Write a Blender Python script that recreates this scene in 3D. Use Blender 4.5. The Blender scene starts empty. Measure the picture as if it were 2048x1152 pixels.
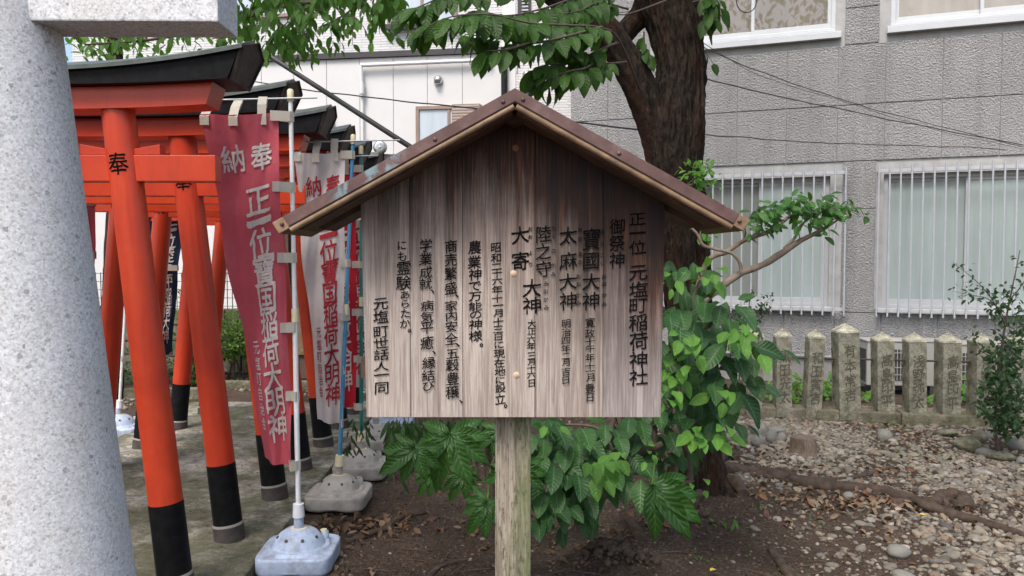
import bpy, bmesh, math, random
import numpy as np
from mathutils import Vector, Matrix, noise, Euler
R = math.radians
rnd = random.Random(7)
rng = np.random.default_rng(7)
scene = bpy.context.scene
col = scene.collection

# ------------------------------------------------------------------ camera, light
EYE = 1.5
F = 1550.0                       # focal length in photograph pixels (2048 wide)
cam_d = bpy.data.cameras.new('camera')
cam_d.sensor_width = 36.0
cam_d.lens = 36.0 * F / 2048.0
cam_d.clip_start = 0.05
cam_d.clip_end = 500
cam = bpy.data.objects.new('camera', cam_d)
col.objects.link(cam)
cam.location = (0, 0, EYE)
cam.rotation_euler = (R(90 - 2.36), 0, R(-1.0))
scene.camera = cam
CM = Euler(cam.rotation_euler).to_matrix()

world = bpy.data.worlds.new('World')
scene.world = world
world.use_nodes = True
wn = world.node_tree
wn.nodes.clear()
sky = wn.nodes.new('ShaderNodeTexSky')
sky.sky_type = 'NISHITA'
sky.sun_disc = False
SUN_EL, SUN_AZ = R(58), R(205)   # azimuth clockwise from +Y
sky.sun_elevation = SUN_EL
sky.sun_rotation = SUN_AZ
sky.air_density = 1.0
sky.dust_density = 4.0
sky.ozone_density = 0.6
bg = wn.nodes.new('ShaderNodeBackground')
bg.inputs['Strength'].default_value = 0.135
wo = wn.nodes.new('ShaderNodeOutputWorld')
wn.links.new(sky.outputs[0], bg.inputs[0])
wn.links.new(bg.outputs[0], wo.inputs[0])
sd = bpy.data.lights.new('sun', 'SUN')
sd.energy = 1.5
sd.angle = R(18)
sd.color = (1.0, 0.965, 0.92)
sun = bpy.data.objects.new('sun', sd)
col.objects.link(sun)
sv = Vector((math.sin(SUN_AZ) * math.cos(SUN_EL), math.cos(SUN_AZ) * math.cos(SUN_EL), math.sin(SUN_EL)))
sun.rotation_euler = sv.to_track_quat('Z', 'Y').to_euler()
sun.location = sv * 30
vs = scene.view_settings
vs.view_transform = 'Standard'
vs.look = 'None'
vs.gamma = 1.0
vs.use_curve_mapping = False
vs.exposure = 1.1

# ------------------------------------------------------------------ helpers
def ray(px, py):
    return CM @ Vector(((px - 1024) / F, (576 - py) / F, -1.0))

def at(px, py, Y):
    """world point at depth Y seen at photograph pixel px, py"""
    r = ray(px, py)
    k = Y / r.y
    return Vector((r.x * k, Y, EYE + r.z * k))

def ground(px, py, z=0.0):
    r = ray(px, py)
    k = (z - EYE) / r.z
    return Vector((r.x * k, r.y * k, z))

class Plane:
    """vertical wall plane: origin o (x,y), turned by angle a about z"""
    def __init__(s, x, y, a):
        s.o = Vector((x, y, 0)); s.a = a
        s.t = Vector((math.cos(a), math.sin(a), 0)); s.n = Vector((-math.sin(a), math.cos(a), 0))
    def loc(s, px, py, off=0.0):
        r = ray(px, py)
        c = Vector((0, 0, EYE))
        k = ((s.o + s.n * off) - c).dot(s.n) / r.dot(s.n)
        p = c + r * k
        return ((p - s.o).dot(s.t), p.z)

def world_m(o):
    m = o.matrix_basis.copy()
    if o.parent:
        m = world_m(o.parent) @ o.matrix_parent_inverse @ m
    return m

def attach(o, p):
    o.parent = p
    o.matrix_parent_inverse = world_m(p).inverted()

def tag(o, label=None, cat=None, group=None, kind=None):
    if label: o['label'] = label
    if cat: o['category'] = cat
    if group: o['group'] = group
    if kind: o['kind'] = kind
    return o

def empty(name, loc=(0, 0, 0), rz=0.0, label=None, cat=None, group=None):
    o = bpy.data.objects.new(name, None)
    col.objects.link(o)
    o.empty_display_size = 0.1
    o.location = loc
    o.rotation_euler = (0, 0, rz)
    return tag(o, label, cat, group)

def link(name, me, mat=None, parent=None, local=False):
    o = bpy.data.objects.new(name, me)
    col.objects.link(o)
    if mat is not None and len(me.materials) == 0:
        me.materials.append(mat)
    if parent is not None:
        if local: o.parent = parent
        else: attach(o, parent)
    return o

def copy_tree(o, parent=None):
    c = o.copy()
    col.objects.link(c)
    c.parent = parent
    for ch in list(o.children):
        copy_tree(ch, c)
    return c

class MB:
    def __init__(s):
        s.v = []; s.f = []; s.sm = []; s.uv = {}
    def add(s, vs_, fs_, smooth=False):
        b = len(s.v)
        s.v += [tuple(p) for p in vs_]
        for f in fs_:
            s.f.append(tuple(i + b for i in f)); s.sm.append(smooth)
        return s
    def box(s, x0, x1, y0, y1, z0, z1, m=None):
        P = [Vector((x, y, z)) for z in (z0, z1) for y in (y0, y1) for x in (x0, x1)]
        if m is not None: P = [m @ p for p in P]
        return s.add(P, [(0, 2, 3, 1), (4, 5, 7, 6), (0, 1, 5, 4), (2, 6, 7, 3), (0, 4, 6, 2), (1, 3, 7, 5)])
    def tube(s, pts, rad, n=12, cap=True, jit=None, squash=1.0):
        pts = [Vector(p) for p in pts]
        if not hasattr(rad, '__len__'): rad = [rad] * len(pts)
        rings = []
        up = Vector((0, 0, 1))
        t0 = (pts[1] - pts[0]).normalized()
        a = t0.cross(up) if abs(t0.dot(up)) < .9 else t0.cross(Vector((1, 0, 0)))
        a.normalize()
        for i, p in enumerate(pts):
            t = (pts[min(i + 1, len(pts) - 1)] - pts[max(i - 1, 0)]).normalized()
            a = (a - t * a.dot(t)).normalized()
            b = t.cross(a)
            ring = []
            for k in range(n):
                q = 2 * math.pi * k / n
                r = rad[i] * (jit(i, k, p) if jit else 1.0)
                ring.append(p + a * math.cos(q) * r + b * math.sin(q) * r * squash)
            rings.append(ring)
        V = [q for r_ in rings for q in r_]
        Fa = []
        for i in range(len(pts) - 1):
            for k in range(n):
                k2 = (k + 1) % n
                Fa.append((i * n + k, i * n + k2, (i + 1) * n + k2, (i + 1) * n + k))
        s.add(V, Fa, True)
        if cap:
            b = len(s.v)
            s.v += [tuple(q) for q in rings[0]] + [tuple(q) for q in rings[-1]]
            s.f.append(tuple(b + k for k in range(n - 1, -1, -1))); s.sm.append(False)
            s.f.append(tuple(b + n + k for k in range(n))); s.sm.append(False)
        return s
    def lathe(s, prof, c=(0, 0, 0), n=24, axis='z'):
        V = []
        for r, z in prof:
            for k in range(n):
                q = 2 * math.pi * k / n
                V.append((c[0] + r * math.cos(q), c[1] + r * math.sin(q), c[2] + z) if axis == 'z'
                         else (c[0] + r * math.cos(q), c[1] - z, c[2] + r * math.sin(q)))
        Fa = []
        for i in range(len(prof) - 1):
            for k in range(n):
                k2 = (k + 1) % n
                Fa.append((i * n + k, i * n + k2, (i + 1) * n + k2, (i + 1) * n + k))
        s.add(V, Fa, True)
        return s
    def prism(s, poly, y0, y1, m=None):
        """poly in x,z extruded along y"""
        n = len(poly)
        P = [Vector((x, y0, z)) for x, z in poly] + [Vector((x, y1, z)) for x, z in poly]
        if m is not None: P = [m @ p for p in P]
        Fa = [tuple(range(n)), tuple(range(2 * n - 1, n - 1, -1))]
        for i in range(n):
            j = (i + 1) % n
            Fa.append((i, i + n, j + n, j))
        return s.add(P, Fa)
    def mesh(s, name, bevel=0.0, seg=2):
        me = bpy.data.meshes.new(name)
        me.from_pydata(s.v, [], s.f)
        me.polygons.foreach_set('use_smooth', s.sm)
        me.update()
        bm = bmesh.new(); bm.from_mesh(me)
        bmesh.ops.recalc_face_normals(bm, faces=bm.faces)
        if bevel:
            es = [e for e in bm.edges if len(e.link_faces) == 2 and e.calc_face_angle(0) > 0.5]
            bmesh.ops.bevel(bm, geom=es, offset=bevel, segments=seg, profile=.6, affect='EDGES', clamp_overlap=True)
        bm.to_mesh(me); bm.free()
        return me
    def build(s, name, mat, parent=None, bevel=0.0, local=False, seg=2):
        return link(name, s.mesh(name, bevel, seg), mat, parent, local)

def mesh_np(name, V, Fq, uv=None, smooth=True):
    """fast mesh from numpy arrays; Fq (k, 3 or 4)"""
    me = bpy.data.meshes.new(name)
    k, n = Fq.shape
    me.vertices.add(len(V)); me.loops.add(k * n); me.polygons.add(k)
    me.vertices.foreach_set('co', V.astype(np.float32).ravel())
    me.loops.foreach_set('vertex_index', Fq.astype(np.int32).ravel())
    me.polygons.foreach_set('loop_start', np.arange(0, k * n, n, dtype=np.int32))
    me.polygons.foreach_set('use_smooth', np.full(k, smooth, dtype=bool))
    if uv is not None:
        l = me.uv_layers.new(name='UVMap')
        l.data.foreach_set('uv', uv[Fq.ravel()].astype(np.float32).ravel())
    me.update(calc_edges=True)
    me.validate()
    return me

def scatter(name, base, M, T, parent=None, mat=None, smooth=True):
    """join copies of base=(V,F,UV) with 3x3 matrices M (k,3,3) and offsets T (k,3)"""
    V, Fq, UV = base
    k = len(T)
    W = np.einsum('kij,vj->kvi', M, V) + T[:, None, :]
    Fa = Fq[None] + (np.arange(k) * len(V))[:, None, None]
    uv = np.tile(UV, (k, 1)) if UV is not None else None
    me = mesh_np(name, W.reshape(-1, 3), Fa.reshape(-1, Fq.shape[1]), uv, smooth)
    return link(name, me, mat, parent)

def vnoise(x, y, seed=0):
    """smooth 2d value noise on numpy arrays"""
    xi = np.floor(x).astype(np.int64); yi = np.floor(y).astype(np.int64)
    xf = x - xi; yf = y - yi
    xf = xf * xf * (3 - 2 * xf); yf = yf * yf * (3 - 2 * yf)
    def h(a, b):
        n = (a * 374761393 + b * 668265263 + seed * 1442695041) & 0xffffffff
        n = ((n ^ (n >> 13)) * 1274126177) & 0xffffffff
        return ((n ^ (n >> 16)) & 0xffff) / 65535.0
    return (h(xi, yi) * (1 - xf) + h(xi + 1, yi) * xf) * (1 - yf) + (h(xi, yi + 1) * (1 - xf) + h(xi + 1, yi + 1) * xf) * yf

# ------------------------------------------------------------------ materials
def new_mat(name):
    m = bpy.data.materials.new(name)
    m.use_nodes = True
    nt = m.node_tree
    b = nt.nodes['Principled BSDF']
    return m, nt, b

def N(nt, t, **k):
    n = nt.nodes.new(t)
    for a, v in k.items():
        setattr(n, a, v)
    return n

def coords(nt, kind='Object', scale=(1, 1, 1), rot=(0, 0, 0), loc=(0, 0, 0)):
    c = N(nt, 'ShaderNodeTexCoord')
    mp = N(nt, 'ShaderNodeMapping')
    mp.inputs['Scale'].default_value = scale
    mp.inputs['Rotation'].default_value = rot
    mp.inputs['Location'].default_value = loc
    nt.links.new(c.outputs[kind], mp.inputs[0])
    return mp.outputs[0]

def noise_n(nt, vec, scale, detail=4, rough=.6, dist=0.0):
    n = N(nt, 'ShaderNodeTexNoise')
    n.inputs['Scale'].default_value = scale
    n.inputs['Detail'].default_value = detail
    n.inputs['Roughness'].default_value = rough
    n.inputs['Distortion'].default_value = dist
    nt.links.new(vec, n.inputs['Vector'])
    return n.outputs['Fac']

def ramp(nt, fac, stops, interp='LINEAR'):
    r = N(nt, 'ShaderNodeValToRGB')
    cr = r.color_ramp
    cr.interpolation = interp
    while len(cr.elements) < len(stops): cr.elements.new(.5)
    for e, (p, c) in zip(cr.elements, stops):
        e.position = p
        e.color = (c, c, c, 1) if not hasattr(c, '__len__') else (*c, 1)
    nt.links.new(fac, r.inputs[0])
    return r.outputs[0]

def mix(nt, fac, a, b, mode='MIX'):
    m = N(nt, 'ShaderNodeMix', data_type='RGBA', blend_type=mode)
    if hasattr(fac, 'is_linked') or hasattr(fac, 'links'): nt.links.new(fac, m.inputs[0])
    else: m.inputs[0].default_value = fac
    for s, v in ((6, a), (7, b)):
        if hasattr(v, 'links'): nt.links.new(v, m.inputs[s])
        else: m.inputs[s].default_value = (*v, 1) if hasattr(v, '__len__') else (v, v, v, 1)
    return m.outputs[2]

def math_n(nt, op, a, b=None, c=None, clamp=False):
    m = N(nt, 'ShaderNodeMath', operation=op, use_clamp=clamp)
    for i, v in enumerate((a, b, c)):
        if v is None: continue
        if hasattr(v, 'links'): nt.links.new(v, m.inputs[i])
        else: m.inputs[i].default_value = v
    return m.outputs[0]

def bump(nt, b, h, strength=.3, dist=.01):
    n = N(nt, 'ShaderNodeBump')
    n.inputs['Strength'].default_value = strength
    n.inputs['Distance'].default_value = dist
    nt.links.new(h, n.inputs['Height'])
    nt.links.new(n.outputs[0], b.inputs['Normal'])

def simple(name, c, rough=.6, metal=0.0, var=.15, scale=8.0, bmp=0.0, bscale=60., spec=.5, dirt=None, dirt_amt=.5, dirt_scale=3.):
    m, nt, b = new_mat(name)
    v = coords(nt)
    f = noise_n(nt, v, scale, 5)
    lo = tuple(x * (1 - var) for x in c); hi = tuple(min(1, x * (1 + var)) for x in c)
    o = ramp(nt, f, [(.3, lo), (.7, hi)])
    if dirt:
        g = noise_n(nt, v, dirt_scale, 8, .7)
        g = ramp(nt, g, [(.45, 0.), (.7, dirt_amt)])
        o = mix(nt, g, o, dirt)
    nt.links.new(o, b.inputs['Base Color'])
    b.inputs['Roughness'].default_value = rough
    b.inputs['Metallic'].default_value = metal
    b.inputs['Specular IOR Level'].default_value = spec
    if bmp: bump(nt, b, noise_n(nt, v, bscale, 5), bmp, .004)
    return m

def granite_mat():
    m, nt, b = new_mat('granite')
    v = coords(nt)
    a = N(nt, 'ShaderNodeTexVoronoi'); a.inputs['Scale'].default_value = 210; nt.links.new(v, a.inputs[0])
    s = N(nt, 'ShaderNodeSeparateColor'); nt.links.new(a.outputs['Color'], s.inputs[0])
    c1 = ramp(nt, s.outputs[0], [(0, .22), (.12, .38), (.3, .53), (.7, .66), (1, .80)])
    c2 = ramp(nt, noise_n(nt, v, 110, 4, .85), [(.35, .34), (.5, .60), (.65, .80)])
    o = mix(nt, .5, c1, c2)
    a2 = N(nt, 'ShaderNodeTexVoronoi'); a2.inputs['Scale'].default_value = 110; nt.links.new(v, a2.inputs[0])
    s2 = N(nt, 'ShaderNodeSeparateColor'); nt.links.new(a2.outputs['Color'], s2.inputs[0])
    k = ramp(nt, s2.outputs[1], [(.976, 0.), (.984, .5)])
    o = mix(nt, k, o, (.10, .10, .11))
    o = mix(nt, 1.0, o, (.90, .915, .935), 'MULTIPLY')
    g = ramp(nt, noise_n(nt, coords(nt, scale=(1, 1, .4)), 5, 8, .7), [(.46, 0.), (.72, .42)])
    o = mix(nt, g, o, (.36, .33, .27))
    nt.links.new(o, b.inputs['Base Color'])
    b.inputs['Roughness'].default_value = .75
    bump(nt, b, c2, .25, .002)
    return m

def paint_red():
    m, nt, b = new_mat('vermilion_paint')
    v = coords(nt)
    oi = N(nt, 'ShaderNodeObjectInfo')
    f = noise_n(nt, v, 5, 6, .65)
    o = ramp(nt, f, [(.3, (.47, .036, .009)), (.7, (.62, .060, .014))])
    o2 = mix(nt, oi.outputs['Random'], o, mix(nt, .3, o, (.4, .02, .01)))
    st_ = noise_n(nt, coords(nt, scale=(1, 1, .10)), 26, 6, .7)
    o2 = mix(nt, ramp(nt, st_, [(.5, 0.), (.75, .45)]), o2, (.30, .022, .010))
    g = ramp(nt, noise_n(nt, v, 34, 8, .8), [(.62, 0.), (.69, .7)])
    o2 = mix(nt, g, o2, (.20, .035, .02))
    nt.links.new(o2, b.inputs['Base Color'])
    b.inputs['Roughness'].default_value = .38
    bump(nt, b, noise_n(nt, coords(nt, scale=(1, 1, .15)), 60, 4), .06, .002)
    return m

def wood_mat(name, weather=True, along='z', c0=(.30, .235, .185), c1=(.50, .42, .35), stain_z=None):
    """weathered board: grain runs along one axis; near the roof the wood keeps its unbleached brown"""
    m, nt, b = new_mat(name)
    sc = {'z': (1, 1, .035), 'x': (.035, 1, 1), 'y': (1, .035, 1)}[along]
    tc = N(nt, 'ShaderNodeTexCoord')
    oi = N(nt, 'ShaderNodeObjectInfo')
    off = N(nt, 'ShaderNodeVectorMath', operation='SCALE'); off.inputs[0].default_value = (3.1, 1.7, 5.3)
    nt.links.new(oi.outputs['Random'], off.inputs['Scale'])
    add = N(nt, 'ShaderNodeVectorMath', operation='ADD')
    nt.links.new(tc.outputs['Object'], add.inputs[0]); nt.links.new(off.outputs[0], add.inputs[1])
    mp = N(nt, 'ShaderNodeMapping'); mp.inputs['Scale'].default_value = sc
    nt.links.new(add.outputs[0], mp.inputs[0])
    fine = noise_n(nt, mp.outputs[0], 260, 4, .6, .3)
    mid = noise_n(nt, mp.outputs[0], 60, 5, .6, .8)
    big = noise_n(nt, mp.outputs[0], 14, 3, .5, .6)
    g = math_n(nt, 'ADD', math_n(nt, 'MULTIPLY', fine, .5), math_n(nt, 'ADD', math_n(nt, 'MULTIPLY', mid, .35), math_n(nt, 'MULTIPLY', big, .3)))
    o = ramp(nt, g, [(.36, tuple(x * .62 for x in c0)), (.52, c0), (.66, c1), (.8, tuple(min(1, x * 1.15) for x in c1))])
    # per-plank tone
    tone = ramp(nt, oi.outputs['Random'], [(0, (.88, .88, .92)), (.5, (1, .985, .97)), (1, (1.0, .95, .90))])
    o = mix(nt, 1.0, o, tone, 'MULTIPLY')
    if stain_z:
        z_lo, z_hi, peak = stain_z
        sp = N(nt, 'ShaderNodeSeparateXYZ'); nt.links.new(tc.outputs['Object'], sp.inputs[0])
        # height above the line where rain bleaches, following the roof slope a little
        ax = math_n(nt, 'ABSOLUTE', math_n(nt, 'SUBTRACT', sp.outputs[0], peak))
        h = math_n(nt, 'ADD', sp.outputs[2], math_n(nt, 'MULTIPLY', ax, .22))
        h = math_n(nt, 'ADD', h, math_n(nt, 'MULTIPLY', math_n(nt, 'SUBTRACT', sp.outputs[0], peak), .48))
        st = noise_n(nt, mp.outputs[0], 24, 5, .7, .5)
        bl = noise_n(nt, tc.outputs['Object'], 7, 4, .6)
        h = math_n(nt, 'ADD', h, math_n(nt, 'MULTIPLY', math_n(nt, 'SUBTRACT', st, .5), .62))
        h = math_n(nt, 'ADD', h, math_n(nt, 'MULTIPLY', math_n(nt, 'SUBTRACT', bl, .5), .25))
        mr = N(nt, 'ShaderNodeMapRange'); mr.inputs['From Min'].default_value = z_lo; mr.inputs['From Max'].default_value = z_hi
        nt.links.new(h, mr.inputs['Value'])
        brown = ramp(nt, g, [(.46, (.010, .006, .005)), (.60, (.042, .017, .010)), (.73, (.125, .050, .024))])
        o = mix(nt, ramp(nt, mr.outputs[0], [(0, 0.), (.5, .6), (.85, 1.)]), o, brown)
        topf = noise_n(nt, tc.outputs['Object'], 5.5, 5, .6)
        hs = math_n(nt, 'ADD', h, math_n(nt, 'MULTIPLY', math_n(nt, 'SUBTRACT', topf, .5), .5))
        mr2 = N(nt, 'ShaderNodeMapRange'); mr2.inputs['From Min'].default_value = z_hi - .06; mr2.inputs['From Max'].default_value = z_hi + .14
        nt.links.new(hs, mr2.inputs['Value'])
        o = mix(nt, math_n(nt, 'MULTIPLY', mr2.outputs[0], .9), o, (.016, .010, .009))  # near-black brown growing towards the board top, edge broken by noise
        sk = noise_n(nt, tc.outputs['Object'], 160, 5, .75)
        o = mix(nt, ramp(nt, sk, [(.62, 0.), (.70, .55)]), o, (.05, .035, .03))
    nt.links.new(o, b.inputs['Base Color'])
    b.inputs['Roughness'].default_value = .82
    bump(nt, b, g, .55, .004)
    return m

def post_wood():
    m = wood_mat('weathered_post', along='z', c0=(.14, .12, .09), c1=(.31, .275, .215))
    nt = m.node_tree; b = nt.nodes['Principled BSDF']
    src = b.inputs['Base Color'].links[0].from_socket
    v = coords(nt, scale=(1, 1, .25))
    sp = N(nt, 'ShaderNodeSeparateXYZ'); tc = N(nt, 'ShaderNodeTexCoord'); nt.links.new(tc.outputs['Object'], sp.inputs[0])
    f = noise_n(nt, v, 30, 8, .75)
    right = N(nt, 'ShaderNodeMapRange'); right.inputs['From Min'].default_value = .0; right.inputs['From Max'].default_value = .075
    right.inputs['To Min'].default_value = -.12; right.inputs['To Max'].default_value = .16
    nt.links.new(sp.outputs[0], right.inputs['Value'])
    dn = N(nt, 'ShaderNodeMapRange'); dn.inputs['From Min'].default_value = 1.1; dn.inputs['From Max'].default_value = .6
    dn.inputs['To Max'].default_value = .12; nt.links.new(sp.outputs[2], dn.inputs['Value'])
    f = math_n(nt, 'ADD', f, math_n(nt, 'ADD', right.outputs[0], dn.outputs[0]))
    o = mix(nt, ramp(nt, f, [(.56, 0.), (.74, .75)]), src, (.10, .125, .045))
    dk = noise_n(nt, v, 120, 8, .8)
    o = mix(nt, ramp(nt, dk, [(.52, 0.), (.62, .8)]), o, (.035, .03, .02))
    nt.links.new(o, b.inputs['Base Color'])
    return m

def copper_mat():
    m, nt, b = new_mat('aged_copper_sheet')
    v = coords(nt)
    f = noise_n(nt, v, 14, 7, .65)
    o = ramp(nt, f, [(.3, (.070, .036, .031)), (.55, (.125, .070, .062)), (.75, (.20, .14, .13))])
    w = ramp(nt, noise_n(nt, v, 70, 5, .7), [(.66, 0.), (.74, .55)])
    o = mix(nt, w, o, (.42, .38, .36))
    # verdigris patch on the left slope
    sp = N(nt, 'ShaderNodeSeparateXYZ'); tc = N(nt, 'ShaderNodeTexCoord'); nt.links.new(tc.outputs['Object'], sp.inputs[0])
    a = N(nt, 'ShaderNodeMapRange'); a.inputs['From Min'].default_value = -.41; a.inputs['From Max'].default_value = -.37
    nt.links.new(sp.outputs[0], a.inputs['Value'])
    c = N(nt, 'ShaderNodeMapRange'); c.inputs['From Min'].default_value = -.215; c.inputs['From Max'].default_value = -.235
    nt.links.new(sp.outputs[0], c.inputs['Value'])
    p = math_n(nt, 'MULTIPLY', a.outputs[0], c.outputs[0])
    g = ramp(nt, noise_n(nt, v, 22, 7, .6, .6), [(.46, 0.), (.60, .8)])
    o = mix(nt, math_n(nt, 'MULTIPLY', p, g), o, (.20, .30, .33))
    nt.links.new(o, b.inputs['Base Color'])
    b.inputs['Roughness'].default_value = .5
    b.inputs['Metallic'].default_value = .25
    bump(nt, b, f, .15, .003)
    return m

def bark_mat(name, c0=(.010, .008, .007), c1=(.078, .057, .043), red=(.11, .046, .028)):
    m, nt, b = new_mat(name)
    v = coords(nt, scale=(1, 1, .3))
    f = noise_n(nt, v, 45, 8, .7, .5)
    o = ramp(nt, f, [(.38, c0), (.52, tuple((a + c) * .42 for a, c in zip(c0, c1))), (.70, c1)])
    r = ramp(nt, noise_n(nt, coords(nt, scale=(1, 1, .35)), 7, 5, .6), [(.5, 0.), (.65, .6)])
    o = mix(nt, r, o, mix(nt, f, tuple(x * .3 for x in red), red))
    g = ramp(nt, noise_n(nt, v, 130, 3, .7), [(.66, 0.), (.75, .6)])
    o = mix(nt, g, o, (.16, .15, .12))
    nt.links.new(o, b.inputs['Base Color'])
    b.inputs['Roughness'].default_value = .9
    bump(nt, b, math_n(nt, 'ADD', f, math_n(nt, 'MULTIPLY', noise_n(nt, coords(nt, scale=(1, 1, .22)), 18, 5, .6, 1.0), .8)), 1.0, .035)
    b.inputs['Specular IOR Level'].default_value = .15
    return m

def leaf_mat(name, cols, vein=(.25, .38, .13), vein_amt=.5, rough=.45, trans=.35, nveins=7, holes=False, spec=.28):
    m, nt, b = new_mat(name)
    uvn = N(nt, 'ShaderNodeTexCoord')
    geo = N(nt, 'ShaderNodeNewGeometry'); oi = N(nt, 'ShaderNodeObjectInfo')
    r = math_n(nt, 'FRACT', math_n(nt, 'ADD', geo.outputs['Random Per Island'], oi.outputs['Random']))
    o = ramp(nt, r, [(i / max(1, len(cols) - 1), c) for i, c in enumerate(cols)])
    v = coords(nt)
    o = mix(nt, ramp(nt, noise_n(nt, v, 30, 4), [(.35, 0.), (.75, .35)]), o, tuple(x * .6 for x in cols[0]))
    sp = N(nt, 'ShaderNodeSeparateXYZ'); nt.links.new(uvn.outputs['UV'], sp.inputs[0])
    au = math_n(nt, 'ABSOLUTE', math_n(nt, 'SUBTRACT', sp.outputs[0], .5))
    midrib = math_n(nt, 'LESS_THAN', au, .035)
    w = math_n(nt, 'SUBTRACT', math_n(nt, 'MULTIPLY', sp.outputs[1], nveins), math_n(nt, 'MULTIPLY', au, 3.2))
    side = math_n(nt, 'LESS_THAN', math_n(nt, 'FRACT', w), .10)
    vv = math_n(nt, 'MAXIMUM', midrib, math_n(nt, 'MULTIPLY', side, .55))
    o = mix(nt, math_n(nt, 'MULTIPLY', vv, vein_amt), o, vein)
    nt.links.new(o, b.inputs['Base Color'])
    b.inputs['Roughness'].default_value = rough
    b.inputs['Specular IOR Level'].default_value = spec
    hgt = math_n(nt, 'SINE', math_n(nt, 'MULTIPLY', w, 6.283))
    bump(nt, b, hgt, .35, .002)
    tr = N(nt, 'ShaderNodeBsdfTranslucent')
    to = mix(nt, 1.0, o, (1.0, 1.35, .45), 'MULTIPLY')
    tc2 = mix(nt, .5, to, (.18, .36, .03))
    nt.links.new(tc2, tr.inputs['Color'])
    ms = N(nt, 'ShaderNodeMixShader'); ms.inputs[0].default_value = trans
    out = nt.nodes['Material Output']
    nt.links.new(b.outputs[0], ms.inputs[1]); nt.links.new(tr.outputs[0], ms.inputs[2])
    nt.links.new(ms.outputs[0], out.inputs[0])
    return m

def cloth_mat(name, c, dirt=(.35, .3, .27), amt=.25, trans=.25):
    m, nt, b = new_mat(name)
    v = coords(nt)
    f = noise_n(nt, v, 6, 6, .6)
    o = ramp(nt, f, [(.3, tuple(x * .88 for x in c)), (.7, tuple(min(1, x * 1.08) for x in c))])
    o = mix(nt, ramp(nt, noise_n(nt, v, 3.5, 7, .7), [(.5, 0.), (.75, amt)]), o, dirt)
    nt.links.new(o, b.inputs['Base Color'])
    b.inputs['Roughness'].default_value = .9
    b.inputs['Specular IOR Level'].default_value = .15
    bump(nt, b, noise_n(nt, v, 14, 5, .6, .6), .35, .01)
    tr = N(nt, 'ShaderNodeBsdfTranslucent'); nt.links.new(o, tr.inputs['Color'])
    ms = N(nt, 'ShaderNodeMixShader'); ms.inputs[0].default_value = trans
    out = nt.nodes['Material Output']
    nt.links.new(b.outputs[0], ms.inputs[1]); nt.links.new(tr.outputs[0], ms.inputs[2])
    nt.links.new(ms.outputs[0], out.inputs[0])
    return m

def stucco_mat():
    m, nt, b = new_mat('grey_stucco')
    v = coords(nt, 'Object')
    f = noise_n(nt, v, 46, 4, .6, .3)
    f2 = noise_n(nt, v, 60, 4, .6)
    h = math_n(nt, 'ADD', f, math_n(nt, 'MULTIPLY', f2, .5))
    big = noise_n(nt, v, 1.3, 5, .6)
    o = ramp(nt, big, [(.3, (.385, .385, .382)), (.7, (.46, .458, .452))])
    o = mix(nt, ramp(nt, f, [(.36, .3), (.5, 0.)]), o, (.23, .23, .225))
    stk = noise_n(nt, coords(nt, scale=(1, 1, .08)), 5.5, 7, .65, .4)
    o = mix(nt, ramp(nt, stk, [(.48, 0.), (.72, .38)]), o, (.20, .195, .18))
    oi = N(nt, 'ShaderNodeObjectInfo')
    o = mix(nt, 1.0, o, ramp(nt, oi.outputs['Random'], [(0, .94), (1, 1.0)]), 'MULTIPLY')
    nt.links.new(o, b.inputs['Base Color'])
    b.inputs['Roughness'].default_value = .75
    bump(nt, b, ramp(nt, h, [(.55, 0.), (.9, 1.)]), 1.0, .024)
    return m

def siding_mat():
    m, nt, b = new_mat('white_split_stone_siding')
    v = coords(nt, scale=(1, 1, 1))
    br = N(nt, 'ShaderNodeTexBrick')
    mp = coords(nt, rot=(R(90), 0, 0))
    nt.links.new(mp, br.inputs[0])
    br.inputs['Scale'].default_value = 1.0
    br.inputs['Brick Width'].default_value = .32; br.inputs['Row Height'].default_value = .042
    br.inputs['Mortar Size'].default_value = .004
    br.inputs['Color1'].default_value = (.57, .57, .575, 1); br.inputs['Color2'].default_value = (.64, .64, .64, 1)
    br.inputs['Mortar'].default_value = (.38, .38, .39, 1)
    nt.links.new(br.outputs[0], b.inputs['Base Color'])
    h = math_n(nt, 'ADD', noise_n(nt, coords(nt, scale=(.3, 1, 1)), 40, 5, .7), math_n(nt, 'MULTIPLY', br.outputs['Fac'], -.8))
    bump(nt, b, h, .8, .012)
    b.inputs['Roughness'].default_value = .7
    return m

def soil_mat():
    m, nt, b = new_mat('soil')
    v = coords(nt)
    f = noise_n(nt, v, 3.0, 8, .65)
    o = ramp(nt, f, [(.3, (.052, .036, .026)), (.55, (.098, .069, .050)), (.75, (.155, .115, .085))])
    s = noise_n(nt, v, 70, 6, .75)
    o = mix(nt, ramp(nt, s, [(.40, .8), (.54, 0.)]), o, (.030, .021, .015))
    vo = N(nt, 'ShaderNodeTexVoronoi'); vo.inputs['Scale'].default_value = 90; nt.links.new(v, vo.inputs[0])
    sc = N(nt, 'ShaderNodeSeparateColor'); nt.links.new(vo.outputs['Color'], sc.inputs[0])
    k = ramp(nt, sc.outputs[0], [(.90, 0.), (.96, .45)])
    o = mix(nt, k, o, ramp(nt, sc.outputs[1], [(0, (.15, .12, .09)), (1, (.30, .26, .22))]))
    nt.links.new(o, b.inputs['Base Color'])
    b.inputs['Roughness'].default_value = .95
    b.inputs['Specular IOR Level'].default_value = .2
    h = math_n(nt, 'ADD', s, math_n(nt, 'MULTIPLY', noise_n(nt, v, 22, 6, .7), 1.2))
    bump(nt, b, h, .9, .02)
    return m

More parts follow.
